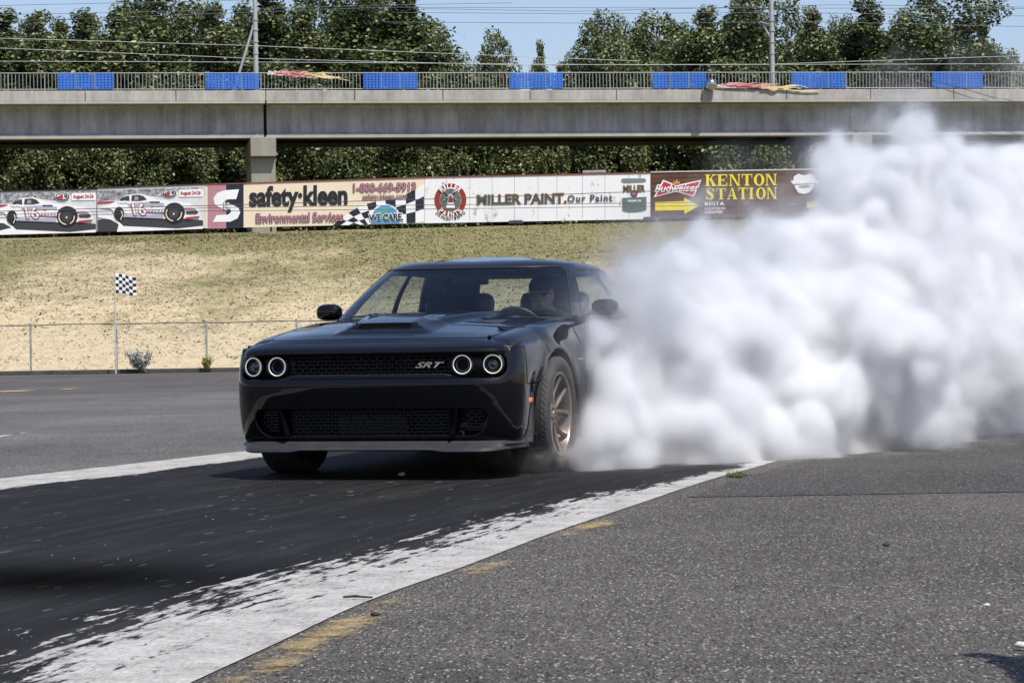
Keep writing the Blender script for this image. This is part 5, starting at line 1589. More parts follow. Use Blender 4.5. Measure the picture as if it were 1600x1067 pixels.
# ---- lower intake
curved_sheet('intake_backing', -0.80, 0.80, 0.22, 0.48, 0.20, M['void'])
brick_mesh('lower_grille', -0.50, 0.50, 0.272, 0.432, 0.085, 8, 0.046, 0.004, M['mesh'])
mb = MB(); h = 0.012
for r_ in range(9):
    for k in range(22):
        mb.box((float(nose_x(0, 0, 0.115)), -0.205+k*0.0195+(0.0095 if r_ % 2 else 0), 0.285+r_*h), (0.01, 0.016, 0.0085))
mb.build('intercooler', M['core'], CAR)
for sg in (1, -1):
    b_ = brick_mesh('side_intake_grille', *(sorted((sg*0.60, sg*0.70))), 0.30, 0.415, 0.10, 6, 0.05, 0.005, M['mesh'])
    mb = MB()
    vs = []
    for k in range(9):
        t = k/8; zz = 0.275+0.155*t; yy = 0.525+0.035*t
        for (dx_, dy_) in ((-0.03, -0.012), (-0.012, 0.0), (-0.03, 0.012), (-0.12, 0.012), (-0.12, -0.012)):
            vs.append((float(nose_x(yy, 0, 0))+dx_, sg*(yy+dy_), zz))
    fs = [(i*5+c, i*5+(c+1) % 5, (i+1)*5+(c+1) % 5, (i+1)*5+c) for i in range(8) for c in range(5)]
    o = mk('intake_strut', vs, fs, M['paint'], CAR); recalc(o); smooth_angle(o, 40)

# ---- splitter with its upswept ends
prof = []
sel = np.where(OUT[:, 0] > 0.50)[0]
so_, st_ = OUT[sel], None
k_ = np.linspace(0, len(so_)-1, 60).astype(int); pl_ = so_[k_]
pl_ = np.concatenate([pl_[::-1]*np.array([1, -1]), pl_[1:]])
tn = np.gradient(pl_, axis=0); tn /= np.linalg.norm(tn, axis=1)[:, None]; nn = np.stack([tn[:, 1], -tn[:, 0]], -1)
if nn[len(nn)//2, 0] < 0: nn = -nn
vs = []; n_ = len(pl_)
for k in range(n_):
    yy = abs(pl_[k, 1]); endf = float(sstep(0.70, 0.93, yy)); ctr = 1-float(sstep(0.40, 0.50, yy))
    up_ = float(sstep(0.66, 0.52, pl_[k, 0]))*(1 if yy > 0.8 else 0)
    out = 0.030-0.078*endf; zt = 0.205+0.0*ctr+0.012*endf; dz = -0.012*(1-ctr)
    sec = [(-0.11, 0.235), (-0.055, 0.236+0.10*up_), (-0.02, 0.216+0.30*up_), (out, zt-0.006+0.0+dz*0.3), (out+0.006, zt-0.016+dz), (out, zt-0.024+dz), (-0.10, 0.186+dz)]
    for d_, zz in sec: vs.append((pl_[k, 0]+nn[k, 0]*d_, pl_[k, 1]+nn[k, 1]*d_, zz))
q_ = len(sec)
fs = [(i*q_+c, i*q_+(c+1) % q_, (i+1)*q_+(c+1) % q_, (i+1)*q_+c) for i in range(n_-1) for c in range(q_)]
fs += [tuple(range(q_)), tuple((n_-1)*q_+c for c in range(q_-1, -1, -1))]
spl = mk('front_splitter', vs, fs, M['matt'], CAR); recalc(spl); smooth_angle(spl, 30)
# winglets in front of the wheels
for sg in (1, -1):
    w0 = 0.888
    tri = [(0.64, 0.215), (0.475, 0.215), (0.440, 0.30), (0.436, 0.42), (0.440, 0.52), (0.470, 0.41), (0.53, 0.31)]
    vs = [(a, sg*(w0+0.014-0.010*(b-0.2)), b) for a, b in tri]+[(a, sg*(w0-0.035), b) for a, b in tri]
    n_ = len(tri); fs = [tuple(range(n_)), tuple(range(2*n_-1, n_-1, -1))]+[(i, (i+1) % n_, n_+(i+1) % n_, n_+i) for i in range(n_)]
    o = mk('splitter_winglet', vs, fs, M['matt'], CAR); recalc(o)
    # side marker lamps
    mb = MB(); mb.box((0.575, sg*0.911, 0.468), (0.105, 0.022, 0.030), Matrix.Rotation(sg*R(2.5), 3, 'Z'), bevel=0.005)
    mb.build('side_marker', plain('orange_marker_lens', (0.62, 0.17, 0.08), 0.25), CAR, 40)
    mb = MB()
    for k in range(7): mb.box((-0.50-k*0.022, sg*(float(Wmax(-0.56))-0.006), 0.70), (0.016, 0.010, 0.010))
    mb.build('fender_emblem', M['chrome'], CAR)

# ---- mirrors
for sg in (1, -1):
    e = bpy.data.objects.new('door_mirror', None); col.objects.link(e); e.parent = CAR; e.location = (-1.08, sg*0.895, 0.985); e.scale = (0.75, 0.72, 0.80)
    mb = MB(); n1, n2 = 18, 28; vs = []; 
    for i in range(n1+1):
        a = math.pi*i/n1
        for j in range(n2):
            b = 2*math.pi*j/n2
            xx = math.cos(a); rr = math.sin(a)
            yy = rr*math.cos(b); zz = rr*math.sin(b)
            sh = lambda q, e_: math.copysign(abs(q)**e_, q)
            px_ = 0.085*sh(xx, 0.8)
            if px_ < -0.035: px_ = -0.035
            vs.append((px_, sg*(0.11+0.125*sh(yy, 0.75)), 0.06+0.072*sh(zz, 0.75)*(1-0.15*sg*0)))
    fs = [(i*n2+j, i*n2+(j+1) % n2, (i+1)*n2+(j+1) % n2, (i+1)*n2+j) for i in range(n1) for j in range(n2)]
    mb.add(vs, fs); o = mb.build('mirror_shell', M['paint'], e); recalc(o); smooth_angle(o, 50)
    mb = MB(); mb.tube([(0.0, sg*-0.10, -0.03), (0.0, sg*-0.02, 0.0), (0.0, sg*0.05, 0.03)], [0.035, 0.028, 0.03], 10); mb.build('mirror_stalk', M['paint'], e, 50)
    mb = MB(); mb.box((-0.037, sg*0.11, 0.06), (0.004, 0.19, 0.10), bevel=0.0015); mb.build('mirror_glass', M['chrome'], e)

# ---- tail lamps, rear bumper dark strip
for sg in (1, -1):
    mb = MB(); mb.box((XTN+0.03, sg*0.52, 0.79), (0.05, 0.62, 0.11), bevel=0.02); mb.build('tail_lamp', plain('red_tail_lens', (0.18, 0.006, 0.008), 0.15), CAR, 40)

# ---- underside, wheel housings
mb = MB()
mb.box((0.62, 0, 0.265), (0.40, 1.10, 0.05)); mb.box((-1.47, 0, 0.24), (2.05, 1.70, 0.08)); mb.box((-3.62, 0, 0.33), (0.56, 1.2, 0.08)); mb.box((0.0, 0, 0.30), (0.85, 1.02, 0.08)); mb.box((-2.946, 0, 0.34), (0.95, 1.02, 0.08))
mb.build('underbody', M['void'], CAR)
for ax in (0.0, -WB_):
    for sg in (1, -1):
        mb = MB(); n_ = 30; vs = []
        for k in range(n_+1):
            a = math.pi*k/n_*1.16-0.08*math.pi; c_, s_ = math.cos(a)*0.408, math.sin(a)*0.408+WR
            vs += [(ax+c_, sg*0.935, s_), (ax+c_, sg*0.56, s_)]
        fs = [(2*i, 2*i+1, 2*i+3, 2*i+2) for i in range(n_)]
        b = len(vs); vs.append((ax, sg*0.56, WR)); fs += [(2*i+1, 2*i+3, b) for i in range(n_)]
        mb.add(vs, fs); mb.build('wheel_housing', M['lining'], CAR)

# ---- wheels
m = NT('tyre_rubber'); p = m.pos()
m.set(Base_Color=m.ramp(m.noise(p, 9, 5, 0.7), [(0.3, (0.026, 0.0255, 0.025)), (0.7, (0.055, 0.053, 0.051))]), Roughness=0.75)
m.b.inputs['Specular IOR Level'].default_value = 0.3
M['tyre'] = m.mat
M['bronze'] = plain('bronze_alloy', (0.235, 0.20, 0.165), 0.36, 0.8, var=0.12, scale=12)
M['disc'] = plain('brake_disc_steel', (0.35, 0.34, 0.33), 0.4, 0.9, var=0.2, scale=20)
M['caliper'] = plain('red_caliper', (0.30, 0.02, 0.02), 0.4)
def make_wheel():
    e = bpy.data.objects.new('wheel', None); col.objects.link(e); e.parent = CAR
    NA = 360; w = 0.1375
    prof = [(0.262, -0.105, 0), (0.275, -0.122, 0), (0.300, -0.134, 0), (0.325, -0.1375, 0), (0.345, -0.131, 0), (0.357, -0.119, .4)]
    tread = np.linspace(-0.112, 0.112, 33)
    for q in tread: prof.append((0.3645-0.004*(abs(q)/0.112)**3, q, 1))
    prof += [(0.357, 0.119, .4), (0.345, 0.131, 0), (0.325, 0.1375, 0), (0.300, 0.134, 0), (0.275, 0.122, 0), (0.262, 0.105, 0)]
    vs = np.zeros((len(prof), NA, 3)); a = np.arange(NA)*2*math.pi/NA
    for i, (r0, yv, tr) in enumerate(prof):
        r_ = np.full(NA, r0)
        if tr:
            d = np.zeros(NA)
            for gc in (-0.062, -0.021, 0.021, 0.062):
                if abs(yv-gc) < 0.0055: d += 0.007
            ph = (a*180/math.pi/2.0+yv*90*(1 if yv > 0 else -1)) % 3.0      # lateral sipes, one every six degrees
            d = np.maximum(d, np.where((ph < 0.55) & (abs(yv) > 0.024), 0.0055*(1 if tr == 1 else 0.5), 0))
            r_ = r_-d
        vs[i] = np.stack([r_*np.cos(a), np.full(NA, yv), r_*np.sin(a)], -1)
    o = mk('tyre', vs.reshape(-1, 3), [tuple(int(q) for q in f) for f in grid_faces(len(prof), NA, True)], M['tyre'], e); recalc(o); smooth_angle(o, 30)
    # raised sidewall ribs
    mb = MB(); mb.lathe([(0.262, 0.098), (0.268, 0.118), (0.262, 0.122), (0.252, 0.116), (0.247, 0.104), (0.244, 0.06), (0.232, 0.0), (0.232, -0.1), (0.255, -0.11)], 96, 'Y')
    o = mb.build('rim', M['bronze'], e); recalc(o); smooth_angle(o, 35)
    # split spokes
    sp_ = MB()
    for k in range(5):
        a0 = 2*math.pi*k/5+R(90)
        for s2 in (1, -1):
            n_ = 10; ring = []
            for i in range(n_+1):
                t = i/n_; rad = 0.050+t*0.192
                ang = a0+s2*(0.10+0.235*t**0.9)
                hw = 0.018-0.005*math.sin(t*math.pi)+0.004*t; yo = 0.070+0.034*t-0.012*math.sin(t*math.pi); th_ = 0.030-0.010*t
                c_ = Vector((rad*math.cos(ang), 0, rad*math.sin(ang))); tv = Vector((-math.sin(ang), 0, math.cos(ang)))
                for (du, dy_) in ((-1, -0.006), (-0.35, 0.004), (0.35, 0.004), (1, -0.006), (0.8, -th_), (-0.8, -th_)):
                    q = c_+tv*hw*du; ring.append((q.x, yo+dy_, q.z))
            fs = [(i*6+c, i*6+(c+1) % 6, (i+1)*6+(c+1) % 6, (i+1)*6+c) for i in range(n_) for c in range(6)]+[(0, 1, 2, 3, 4, 5), tuple(n_*6+c for c in range(5, -1, -1))]
            sub = MB(); sub.add(ring, fs); so2 = sub.build('spoke', M['bronze'], e); recalc(so2); smooth_angle(so2, 30)
    mb = MB(); mb.lathe([(0.075, 0.035), (0.073, 0.066), (0.062, 0.074), (0.034, 0.074), (0.032, 0.080), (0.0005, 0.082)], 40, 'Y')
    for k in range(5):
        a_ = 2*math.pi*(k+0.5)/5+R(90); mb.lathe([(0.011, 0.07), (0.010, 0.084), (0.0005, 0.086)], 8, 'Y', (0.052*math.cos(a_), 0, 0.052*math.sin(a_)))
    o = mb.build('wheel_hub', M['bronze'], e); recalc(o); smooth_angle(o, 35)
    mb = MB(); mb.lathe([(0.195, 0.012), (0.195, 0.030), (0.10, 0.030), (0.09, 0.045), (0.0005, 0.045)], 60, 'Y'); mb.build('brake_disc', M['disc'], e, 35)
    mb = MB(); vs = []; n_ = 12
    for k in range(n_+1):
        a_ = R(-38)+R(76)*k/n_
        for rr, yy in ((0.205, 0.055), (0.125, 0.060), (0.125, -0.03), (0.205, -0.03)): vs.append((rr*math.cos(a_), yy, rr*math.sin(a_)))
    fs = [(i*4+c, i*4+(c+1) % 4, (i+1)*4+(c+1) % 4, (i+1)*4+c) for i in range(n_) for c in range(4)]+[(0, 1, 2, 3), tuple(n_*4+c for c in (3, 2, 1, 0))]
    mb.add(vs, fs); o = mb.build('brake_caliper', M['caliper'], e); recalc(o); smooth_angle(o, 40)
    return e
w0 = make_wheel()
for k, (ax, yv) in enumerate(((-0.01, 0.828), (-0.01, -0.828), (-WB_, 0.80), (-WB_, -0.80))):
    w = w0 if k == 0 else copy_tree(w0, CAR)
    w.parent = CAR
    w.location = (ax, yv, WR-0.003); w.rotation_euler = (0, R(17*k), 0 if yv > 0 else math.pi)

# ---- inside the cabin
mb = MB(); mb.box((-1.55, 0, 0.34), (2.7, 1.5, 0.06)); mb.build('cabin_floor', M['lining'], CAR)
ys = np.linspace(-0.74, 0.74, 31); vs = []
pr_ = [(-0.62, 0.955), (-0.80, 0.975), (-0.95, 0.972), (-1.03, 0.94), (-1.05, 0.80), (-0.98, 0.60)]
for yy in ys:
    hump = 0.035*math.exp(-((yy-0.37)/0.22)**2)
    for (a, b) in pr_: vs.append((a-0.02*(yy/0.74)**2, yy, b+hump*(1 if a > -1.04 and a < -0.75 else 0.4)-0.015))
o = mk('dashboard', vs, [tuple(int(i) for i in f) for f in grid_faces(31, 6)], M['leather'], CAR, True); recalc(o); solid(o, 0.01)
for yv in (0.35, -0.35):
    e = bpy.data.objects.new('front_seat', None); col.objects.link(e); e.parent = CAR; e.location = (-1.72, yv, 0.36)
    mb = MB(); mb.box((0.02, 0, 0.17), (0.52, 0.50, 0.17), bevel=0.05); mb.build('seat_cushion', M['leather'], e, 40)
    rot = Matrix.Rotation(R(-17), 3, 'Y')
    mb = MB(); mb.box(Vector((-0.31, 0, 0.50)), (0.14, 0.50, 0.62), rot, bevel=0.055); mb.build('seat_back', M['leather'], e, 40)
    mb = MB(); mb.box(Vector((-0.415, 0, 0.835)), (0.09, 0.27, 0.17), rot, bevel=0.04); mb.tube([(-0.395, -0.06, 0.70), (-0.41, -0.06, 0.80)], 0.007, 6); mb.tube([(-0.395, 0.06, 0.70), (-0.41, 0.06, 0.80)], 0.007, 6); mb.build('headrest', M['leather'], e, 40)
mb = MB(); mb.box((-2.72, 0, 0.62), (0.35, 1.25, 0.50), Matrix.Rotation(R(-15), 3, 'Y'), bevel=0.06); mb.build('rear_seat', M['leather'], CAR, 40)
mb = MB(); mb.box((-2.98, 0, 0.93), (0.5, 1.35, 0.03)); mb.build('parcel_shelf', M['lining'], CAR)
for sg in (1, -1):
    mb = MB(); mb.box((-1.6, sg*0.775, 0.66), (2.3, 0.05, 0.60), bevel=0.02); mb.build('door_card', M['leather'], CAR)
# steering wheel
e = bpy.data.objects.new('steering_wheel', None); col.objects.link(e); e.parent = CAR; e.location = (-1.17, 0.34, 0.875); e.rotation_euler = (0, R(-66), 0)
mb = MB(); mb.lathe([(0.178+0.016*math.cos(a), 0.016*math.sin(a)) for a in np.linspace(0, 2*math.pi, 13)[:-1]], 48, 'Z', closed=True); mb.build('wheel_rim', M['leather'], e, 60)
mb = MB(); mb.lathe([(0.0005, 0.03), (0.055, 0.025), (0.065, 0.0), (0.05, -0.05)], 24, 'Z')
for a_ in (0, 180, 90): mb.box((0.11*math.cos(R(a_+90)), 0.11*math.sin(R(a_+90)), 0), (0.12, 0.035, 0.012), Matrix.Rotation(R(a_+90), 3, 'Z'))
mb.build('wheel_boss', M['leather'], e, 40)
mb = MB(); mb.box((0, 0, 0), (0.035, 0.235, 0.068), bevel=0.016)
o = mb.build('cabin_mirror', M['trim'], CAR, 40); o.location = (-1.24, 0.0, 1.238); o.rotation_euler = (0, R(8), R(8))
mb = MB(); mb.tube([(-1.25, 0.0, 1.25), (-1.26, 0.0, 1.34)], 0.012, 6); mb.box((-1.24, -0.0, 1.305), (0.03, 0.10, 0.08), bevel=0.01); mb.build('mirror_mount', M['trim'], CAR)
# ================================================================== ISOSURFACES (smoke and figures)
def iso(Fd, org, h, level):
    """closed surface where the sampled field crosses level, as quads"""
    F = Fd-level
    F[0] = F[-1] = np.minimum(F[0], -1e-3); F[:, 0] = np.minimum(F[:, 0], -1e-3); F[:, -1] = np.minimum(F[:, -1], -1e-3); F[:, :, 0] = np.minimum(F[:, :, 0], -1e-3); F[:, :, -1] = np.minimum(F[:, :, -1], -1e-3)
    F[-1] = np.minimum(F[-1], -1e-3)
    ins = F > 0
    nx, ny, nz = F.shape
    c = np.zeros((nx-1, ny-1, nz-1), np.int8)
    for a in (0, 1):
        for b in (0, 1):
            for d in (0, 1): c += ins[a:nx-1+a, b:ny-1+b, d:nz-1+d]
    act = (c > 0) & (c < 8)
    idx = -np.ones(act.shape, np.int64); ijk = np.argwhere(act); idx[act] = np.arange(len(ijk))
    acc = np.zeros((len(ijk), 3)); cnt = np.zeros(len(ijk))
    i, j, k = ijk.T
    corners = [(a, b, d) for a in (0, 1) for b in (0, 1) for d in (0, 1)]
    for p0 in corners:
        for ax in range(3):
            if p0[ax]: continue
            p1 = list(p0); p1[ax] = 1
            f0 = F[i+p0[0], j+p0[1], k+p0[2]]; f1 = F[i+p1[0], j+p1[1], k+p1[2]]
            cr = (f0 > 0) != (f1 > 0)
            t = f0/np.where(cr, f0-f1, 1.0)
            q = np.array(p0, float)[None].repeat(len(ijk), 0); q[:, ax] += t
            acc += q*cr[:, None]; cnt += cr
    V = (ijk+acc/np.maximum(cnt, 1)[:, None])*h+np.array(org)
    faces = []
    for ax in range(3):
        sl0 = [slice(1, -1)]*3; sl0[ax] = slice(0, -1); sl1 = [slice(1, -1)]*3; sl1[ax] = slice(1, None)
        a = ins[tuple(sl0)]; b = ins[tuple(sl1)]
        e = np.argwhere(a != b); up = a[a != b]
        e = e+np.array([1 if q != ax else 0 for q in range(3)])
        o1, o2 = [q for q in range(3) if q != ax]
        def cell(d1, d2):
            q = e.copy(); q[:, o1] -= d1; q[:, o2] -= d2; return idx[q[:, 0], q[:, 1], q[:, 2]]
        quad = np.stack([cell(1, 1), cell(0, 1), cell(0, 0), cell(1, 0)], -1)
        fl = up if ax != 1 else ~up
        quad = np.where(fl[:, None], quad, quad[:, ::-1])
        faces.append(quad)
    Fc = np.concatenate(faces)
    return V, Fc[(Fc >= 0).all(1)]

class Sculpt:
    """a body grown from tapered limbs that melt into each other"""
    def __init__(s, lo, hi, h):
        s.lo = np.array(lo, float); s.h = h; n = np.ceil((np.array(hi)-s.lo)/h).astype(int)+1
        s.ax = [s.lo[k]+np.arange(n[k])*h for k in range(3)]
        s.D = np.full(n, 0.3)
    def _sub(s, mn, mx):
        r = [(max(0, int((mn[k]-s.lo[k])/s.h)), min(len(s.ax[k]), int((mx[k]-s.lo[k])/s.h)+2)) for k in range(3)]
        sl = tuple(slice(a, b) for a, b in r)
        G = np.meshgrid(*[s.ax[k][sl[k]] for k in range(3)], indexing='ij')
        return sl, np.stack(G, -1)
    def _blend(s, sl, d, k):
        o = s.D[sl]; hh = np.clip(0.5+0.5*(o-d)/k, 0, 1)
        s.D[sl] = o*(1-hh)+d*hh-k*hh*(1-hh)
    def limb(s, a, b, ra, rb, k=0.03):
        a, b = np.array(a, float), np.array(b, float); m = max(ra, rb)+k*2+0.02
        if np.any(np.maximum(a, b)+m < s.lo): return
        sl, P = s._sub(np.minimum(a, b)-m, np.maximum(a, b)+m)
        if P.size == 0: return
        ab = b-a; t = np.clip(((P-a)@ab)/max(1e-9, ab@ab), 0, 1)
        s._blend(sl, np.linalg.norm(P-a-t[..., None]*ab, axis=-1)-(ra+(rb-ra)*t), k)
    def chain(s, pts, rad, k=0.03):
        for i in range(len(pts)-1): s.limb(pts[i], pts[i+1], rad[i], rad[i+1], k)
    def blob(s, c, r, k=0.03):
        c, r = np.array(c, float), np.array(r, float); m = r+k*2+0.02
        sl, P = s._sub(c-m, c+m)
        if P.size == 0: return
        q = (P-c)/r; l = np.linalg.norm(q, axis=-1); g = np.linalg.norm(q/r, axis=-1)
        s._blend(sl, l*(l-1)/np.maximum(g, 1e-6), k)
    def mesh(s, level=0.0): return iso(-s.D.copy(), s.lo, s.h, -level)

def head(S, c, k=0.012, sc=1.0):
    """c: middle of the head, looking along +x; eyes at half height"""
    x, y, z = c
    S.blob((x-0.012, y, z+0.030), (0.098, 0.078, 0.088), 0.02)            # skull
    S.blob((x+0.022, y, z-0.035), (0.066, 0.064, 0.080), 0.03)            # face
    S.blob((x+0.045, y, z-0.088), (0.036, 0.034, 0.026), 0.03)            # chin
    for sg in (1, -1):
        S.limb((x-0.01, y+sg*0.052, z-0.055), (x+0.045, y+sg*0.028, z-0.085), 0.022, 0.018, 0.025)   # jaw
        S.blob((x+0.052, y+sg*0.040, z-0.022), (0.026, 0.022, 0.018), 0.015)                          # cheek bone
        S.blob((x-0.012, y+sg*0.078, z-0.008), (0.018, 0.010, 0.032), 0.008)                          # ear
        S.limb((x+0.078, y+sg*0.012, z+0.022), (x+0.062, y+sg*0.05, z+0.020), 0.013, 0.013, 0.012)   # brow
        S.blob((x+0.070, y+sg*0.031, z+0.002), (0.014, 0.016, 0.010), 0.004)                          # eye
    S.limb((x+0.080, y, z+0.012), (x+0.102, y, z-0.028), 0.009, 0.014, 0.010)  # nose
    S.limb((x+0.084, y-0.020, z-0.058), (x+0.084, y+0.020, z-0.058), 0.008, 0.008, 0.008)  # lips
    S.limb((x+0.080, y-0.016, z-0.068), (x+0.080, y+0.016, z-0.068), 0.009, 0.009, 0.008)
    S.chain([(x-0.02, y, z-0.03), (x-0.035, y, z-0.10), (x-0.05, y, z-0.16)], [0.058, 0.056, 0.062], 0.03)
def hand(S, w, fwd, up, side, curl=1.0, k=0.006):
    """w: wrist; fwd: towards the knuckles; up: back of the hand; side: towards the thumb"""
    w, f, u, t = (np.array(q, float) for q in (w, fwd, up, side))
    S.chain([w, w+f*0.045, w+f*0.085], [0.024, 0.026, 0.022], 0.02)
    for q, (o, ln) in enumerate(((0.030, 0.072), (0.010, 0.080), (-0.010, 0.074), (-0.029, 0.058))):
        b = w+f*0.088+t*o
        S.limb(w+f*0.03+t*o*0.8, b, 0.012, 0.0105, 0.012)
        p1 = b+f*ln*0.42-u*ln*0.16*curl; p2 = p1+f*ln*0.16*(1-curl*0.6)-u*ln*0.34*curl; p3 = p2-f*ln*0.26*curl-u*ln*0.14*curl
        S.chain([b, p1, p2, p3], [0.0100, 0.0092, 0.0085, 0.0072], k)
    b = w+f*0.025+t*0.026
    S.chain([b, b+f*0.028+t*0.022-u*0.012, b+f*0.054+t*0.020-u*0.030, b+f*0.068+t*0.008-u*0.040], [0.014, 0.0115, 0.0100, 0.0085], 0.008)

m = NT('skin'); p = m.pos()
m.set(Base_Color=m.ramp(m.noise(p, 14, 4), [(0.3, (0.36, 0.20, 0.14)), (0.7, (0.46, 0.27, 0.20))]), Roughness=0.55)
m.b.inputs['Subsurface Weight'].default_value = 0.12; m.b.inputs['Subsurface Radius'].default_value = (0.01, 0.004, 0.002)
M['skin'] = m.mat
M['shirt'] = plain('black_tshirt', (0.013, 0.013, 0.015), 0.9, var=0.3, scale=12, bump=0.4)
M['trousers'] = plain('dark_trousers', (0.02, 0.022, 0.03), 0.9, var=0.3, scale=12)
M['cap'] = plain('black_cap', (0.011, 0.011, 0.012), 0.85, var=0.25, scale=20)
M['shade'] = plain('sunglass_lens', (0.004, 0.004, 0.004), 0.05)
M['shoe'] = plain('dark_shoe', (0.02, 0.018, 0.017), 0.6)

def cap_mesh(parent, c, fwd_x=1):
    x, y, z = c
    mb = MB(); n1, n2 = 10, 28; vs = []
    for i in range(n1+1):
        a = math.pi/2*i/n1
        for j in range(n2):
            b = 2*math.pi*j/n2
            vs.append((x-0.010+0.108*math.cos(a)*math.cos(b), y+0.088*math.cos(a)*math.sin(b), z+0.036+0.098*math.sin(a)**0.85))
    mb.add(vs, [(i*n2+j, i*n2+(j+1) % n2, (i+1)*n2+(j+1) % n2, (i+1)*n2+j) for i in range(n1) for j in range(n2)])
    o = mb.build('cap', M['cap'], parent, 70); solid(o, 0.006, 0)
    n_ = 17; vs = []
    for k in range(n_):
        a = -1.12+2.24*k/(n_-1)
        e0 = (x-0.010+0.106*math.cos(a), y+0.087*math.sin(a), z+0.040)
        l_ = 0.075*math.cos(a*1.25)**0.7 if abs(a) < 1.2 else 0
        l_ = 0.075*max(0.0, math.cos(a*1.3))
        e1 = (e0[0]+l_, e0[1], z+0.040-0.020*(math.sin(a)**2)-l_*0.28)
        e0 = (e0[0], e0[1], z+0.040-0.012*(math.sin(a)**2))
        vs += [e0, e1]
    br = mk('cap_brim', vs, [(2*i, 2*i+1, 2*i+3, 2*i+2) for i in range(n_-1)], M['cap'], o, True); solid(br, 0.005, 0)
    mb = MB(); mb.tube([vs[2*k+1] for k in range(n_)], 0.0022, 4); mb.build('brim_piping', plain('pale_piping', (0.45, 0.45, 0.45), 0.8), o)
    return o

# ---- driver, modelled in car space and seated in the left seat
hc = (-1.80, 0.335, 1.138)
S = Sculpt((-2.10, -0.05, 0.28), (-0.72, 0.82, 1.30), 0.0075)
head(S, hc)
sh = [(-1.885, 0.335+sg*0.175, 0.945) for sg in (1, -1)]
S.chain([(-1.855, 0.335, 1.00), (-1.90, 0.335, 0.93), (-1.90, 0.335, 0.78), (-1.84, 0.335, 0.60)], [0.062, 0.105, 0.135, 0.14], 0.06)
for sg, (sx, sy, szz) in zip((1, -1), sh):
    S.limb((-1.88, 0.335, 0.965), (sx, sy, szz), 0.065, 0.062, 0.05)
    S.chain([(sx, sy, szz), (-1.62, 0.335+sg*0.245, 0.765), (-1.325, 0.335+sg*0.185, 0.905)], [0.056, 0.043, 0.027], 0.03)
    S.blob((-1.83, 0.335+sg*0.085, 0.86), (0.06, 0.085, 0.075), 0.05)
    S.chain([(-1.80, 0.335+sg*0.09, 0.575), (-1.30, 0.335+sg*0.13, 0.665), (-0.93, 0.335+sg*0.11, 0.40)], [0.088, 0.060, 0.042], 0.04)
    S.chain([(-0.95, 0.335+sg*0.11, 0.375), (-0.80, 0.335+sg*0.11, 0.40)], [0.042, 0.034], 0.03)
    hand(S, (-1.325, 0.335+sg*0.185, 0.905), Vector((0.80, -sg*0.10, 0.25)).normalized(), Vector((-0.25, sg*0.35, 0.85)).normalized(), Vector((0.0, -sg*0.9, 0.35)).normalized(), 1.0)
V, F = S.mesh()
drv = mk('person', V, F, M['skin'], None, True)
drv.matrix_world = CAR.matrix_basis.copy()
tag(drv, 'driver in black cap and sunglasses, seated behind the steering wheel of the black car', 'person')
def garment(S, level, fs, name, mat, parent):
    V, F = S.mesh(level)
    f = fs(V); Vc, Fc = clip(V, F.tolist(), f)
    o = mk(name, Vc, Fc, mat, parent, True); return o
garment(S, 0.009, lambda V: np.minimum.reduce([np.maximum(0.955-V[:, 2], np.hypot(V[:, 0]+1.872, V[:, 1]-0.335)-0.080), 1.03-V[:, 2], V[:, 2]-0.56+0.9*np.maximum(0, -1.72-V[:, 0]), -1.60-V[:, 0]]), 't_shirt', M['shirt'], drv)
garment(S, 0.008, lambda V: np.minimum(np.minimum(V[:, 2]-0.335-0.0*V[:, 0], 0.68+0.06*(V[:, 0]+1.8)*1.5-V[:, 2]), V[:, 0]+1.99), 'trousers', M['trousers'], drv)
garment(S, 0.010, lambda V: np.minimum(0.445-V[:, 2], V[:, 0]+1.0), 'shoes', M['shoe'], drv)
cap_mesh(drv, (hc[0], hc[1], hc[2]))
mb = MB()
for sg in (1, -1):
    n_ = 14; c0 = Vector((hc[0]+0.094, hc[1]+sg*0.033, hc[2]+0.004))
    pts = [c0+Vector((-0.012*abs(math.cos(2*math.pi*k/n_))*(1 if math.cos(2*math.pi*k/n_)*sg > 0 else 0.2), 0.029*math.cos(2*math.pi*k/n_), 0.020*math.sin(2*math.pi*k/n_)-0.002*math.cos(4*math.pi*k/n_))) for k in range(n_)]
    b = len(mb.v); mb.add(pts+[q-Vector((0.006, 0, 0)) for q in pts], [tuple(range(n_)), tuple(range(2*n_-1, n_-1, -1))]+[(i, (i+1) % n_, n_+(i+1) % n_, n_+i) for i in range(n_)])
    mb.tube([c0+Vector((-0.008, sg*0.027, 0.006)), c0+Vector((-0.05, sg*0.045, 0.006)), c0+Vector((-0.11, sg*0.045, 0.0))], 0.003, 5)
mb.tube([(hc[0]+0.096, hc[1]-0.008, hc[2]+0.008), (hc[0]+0.098, hc[1], hc[2]+0.011), (hc[0]+0.096, hc[1]+0.008, hc[2]+0.008)], 0.003, 5)
mb.build('sunglasses', M['shade'], drv)

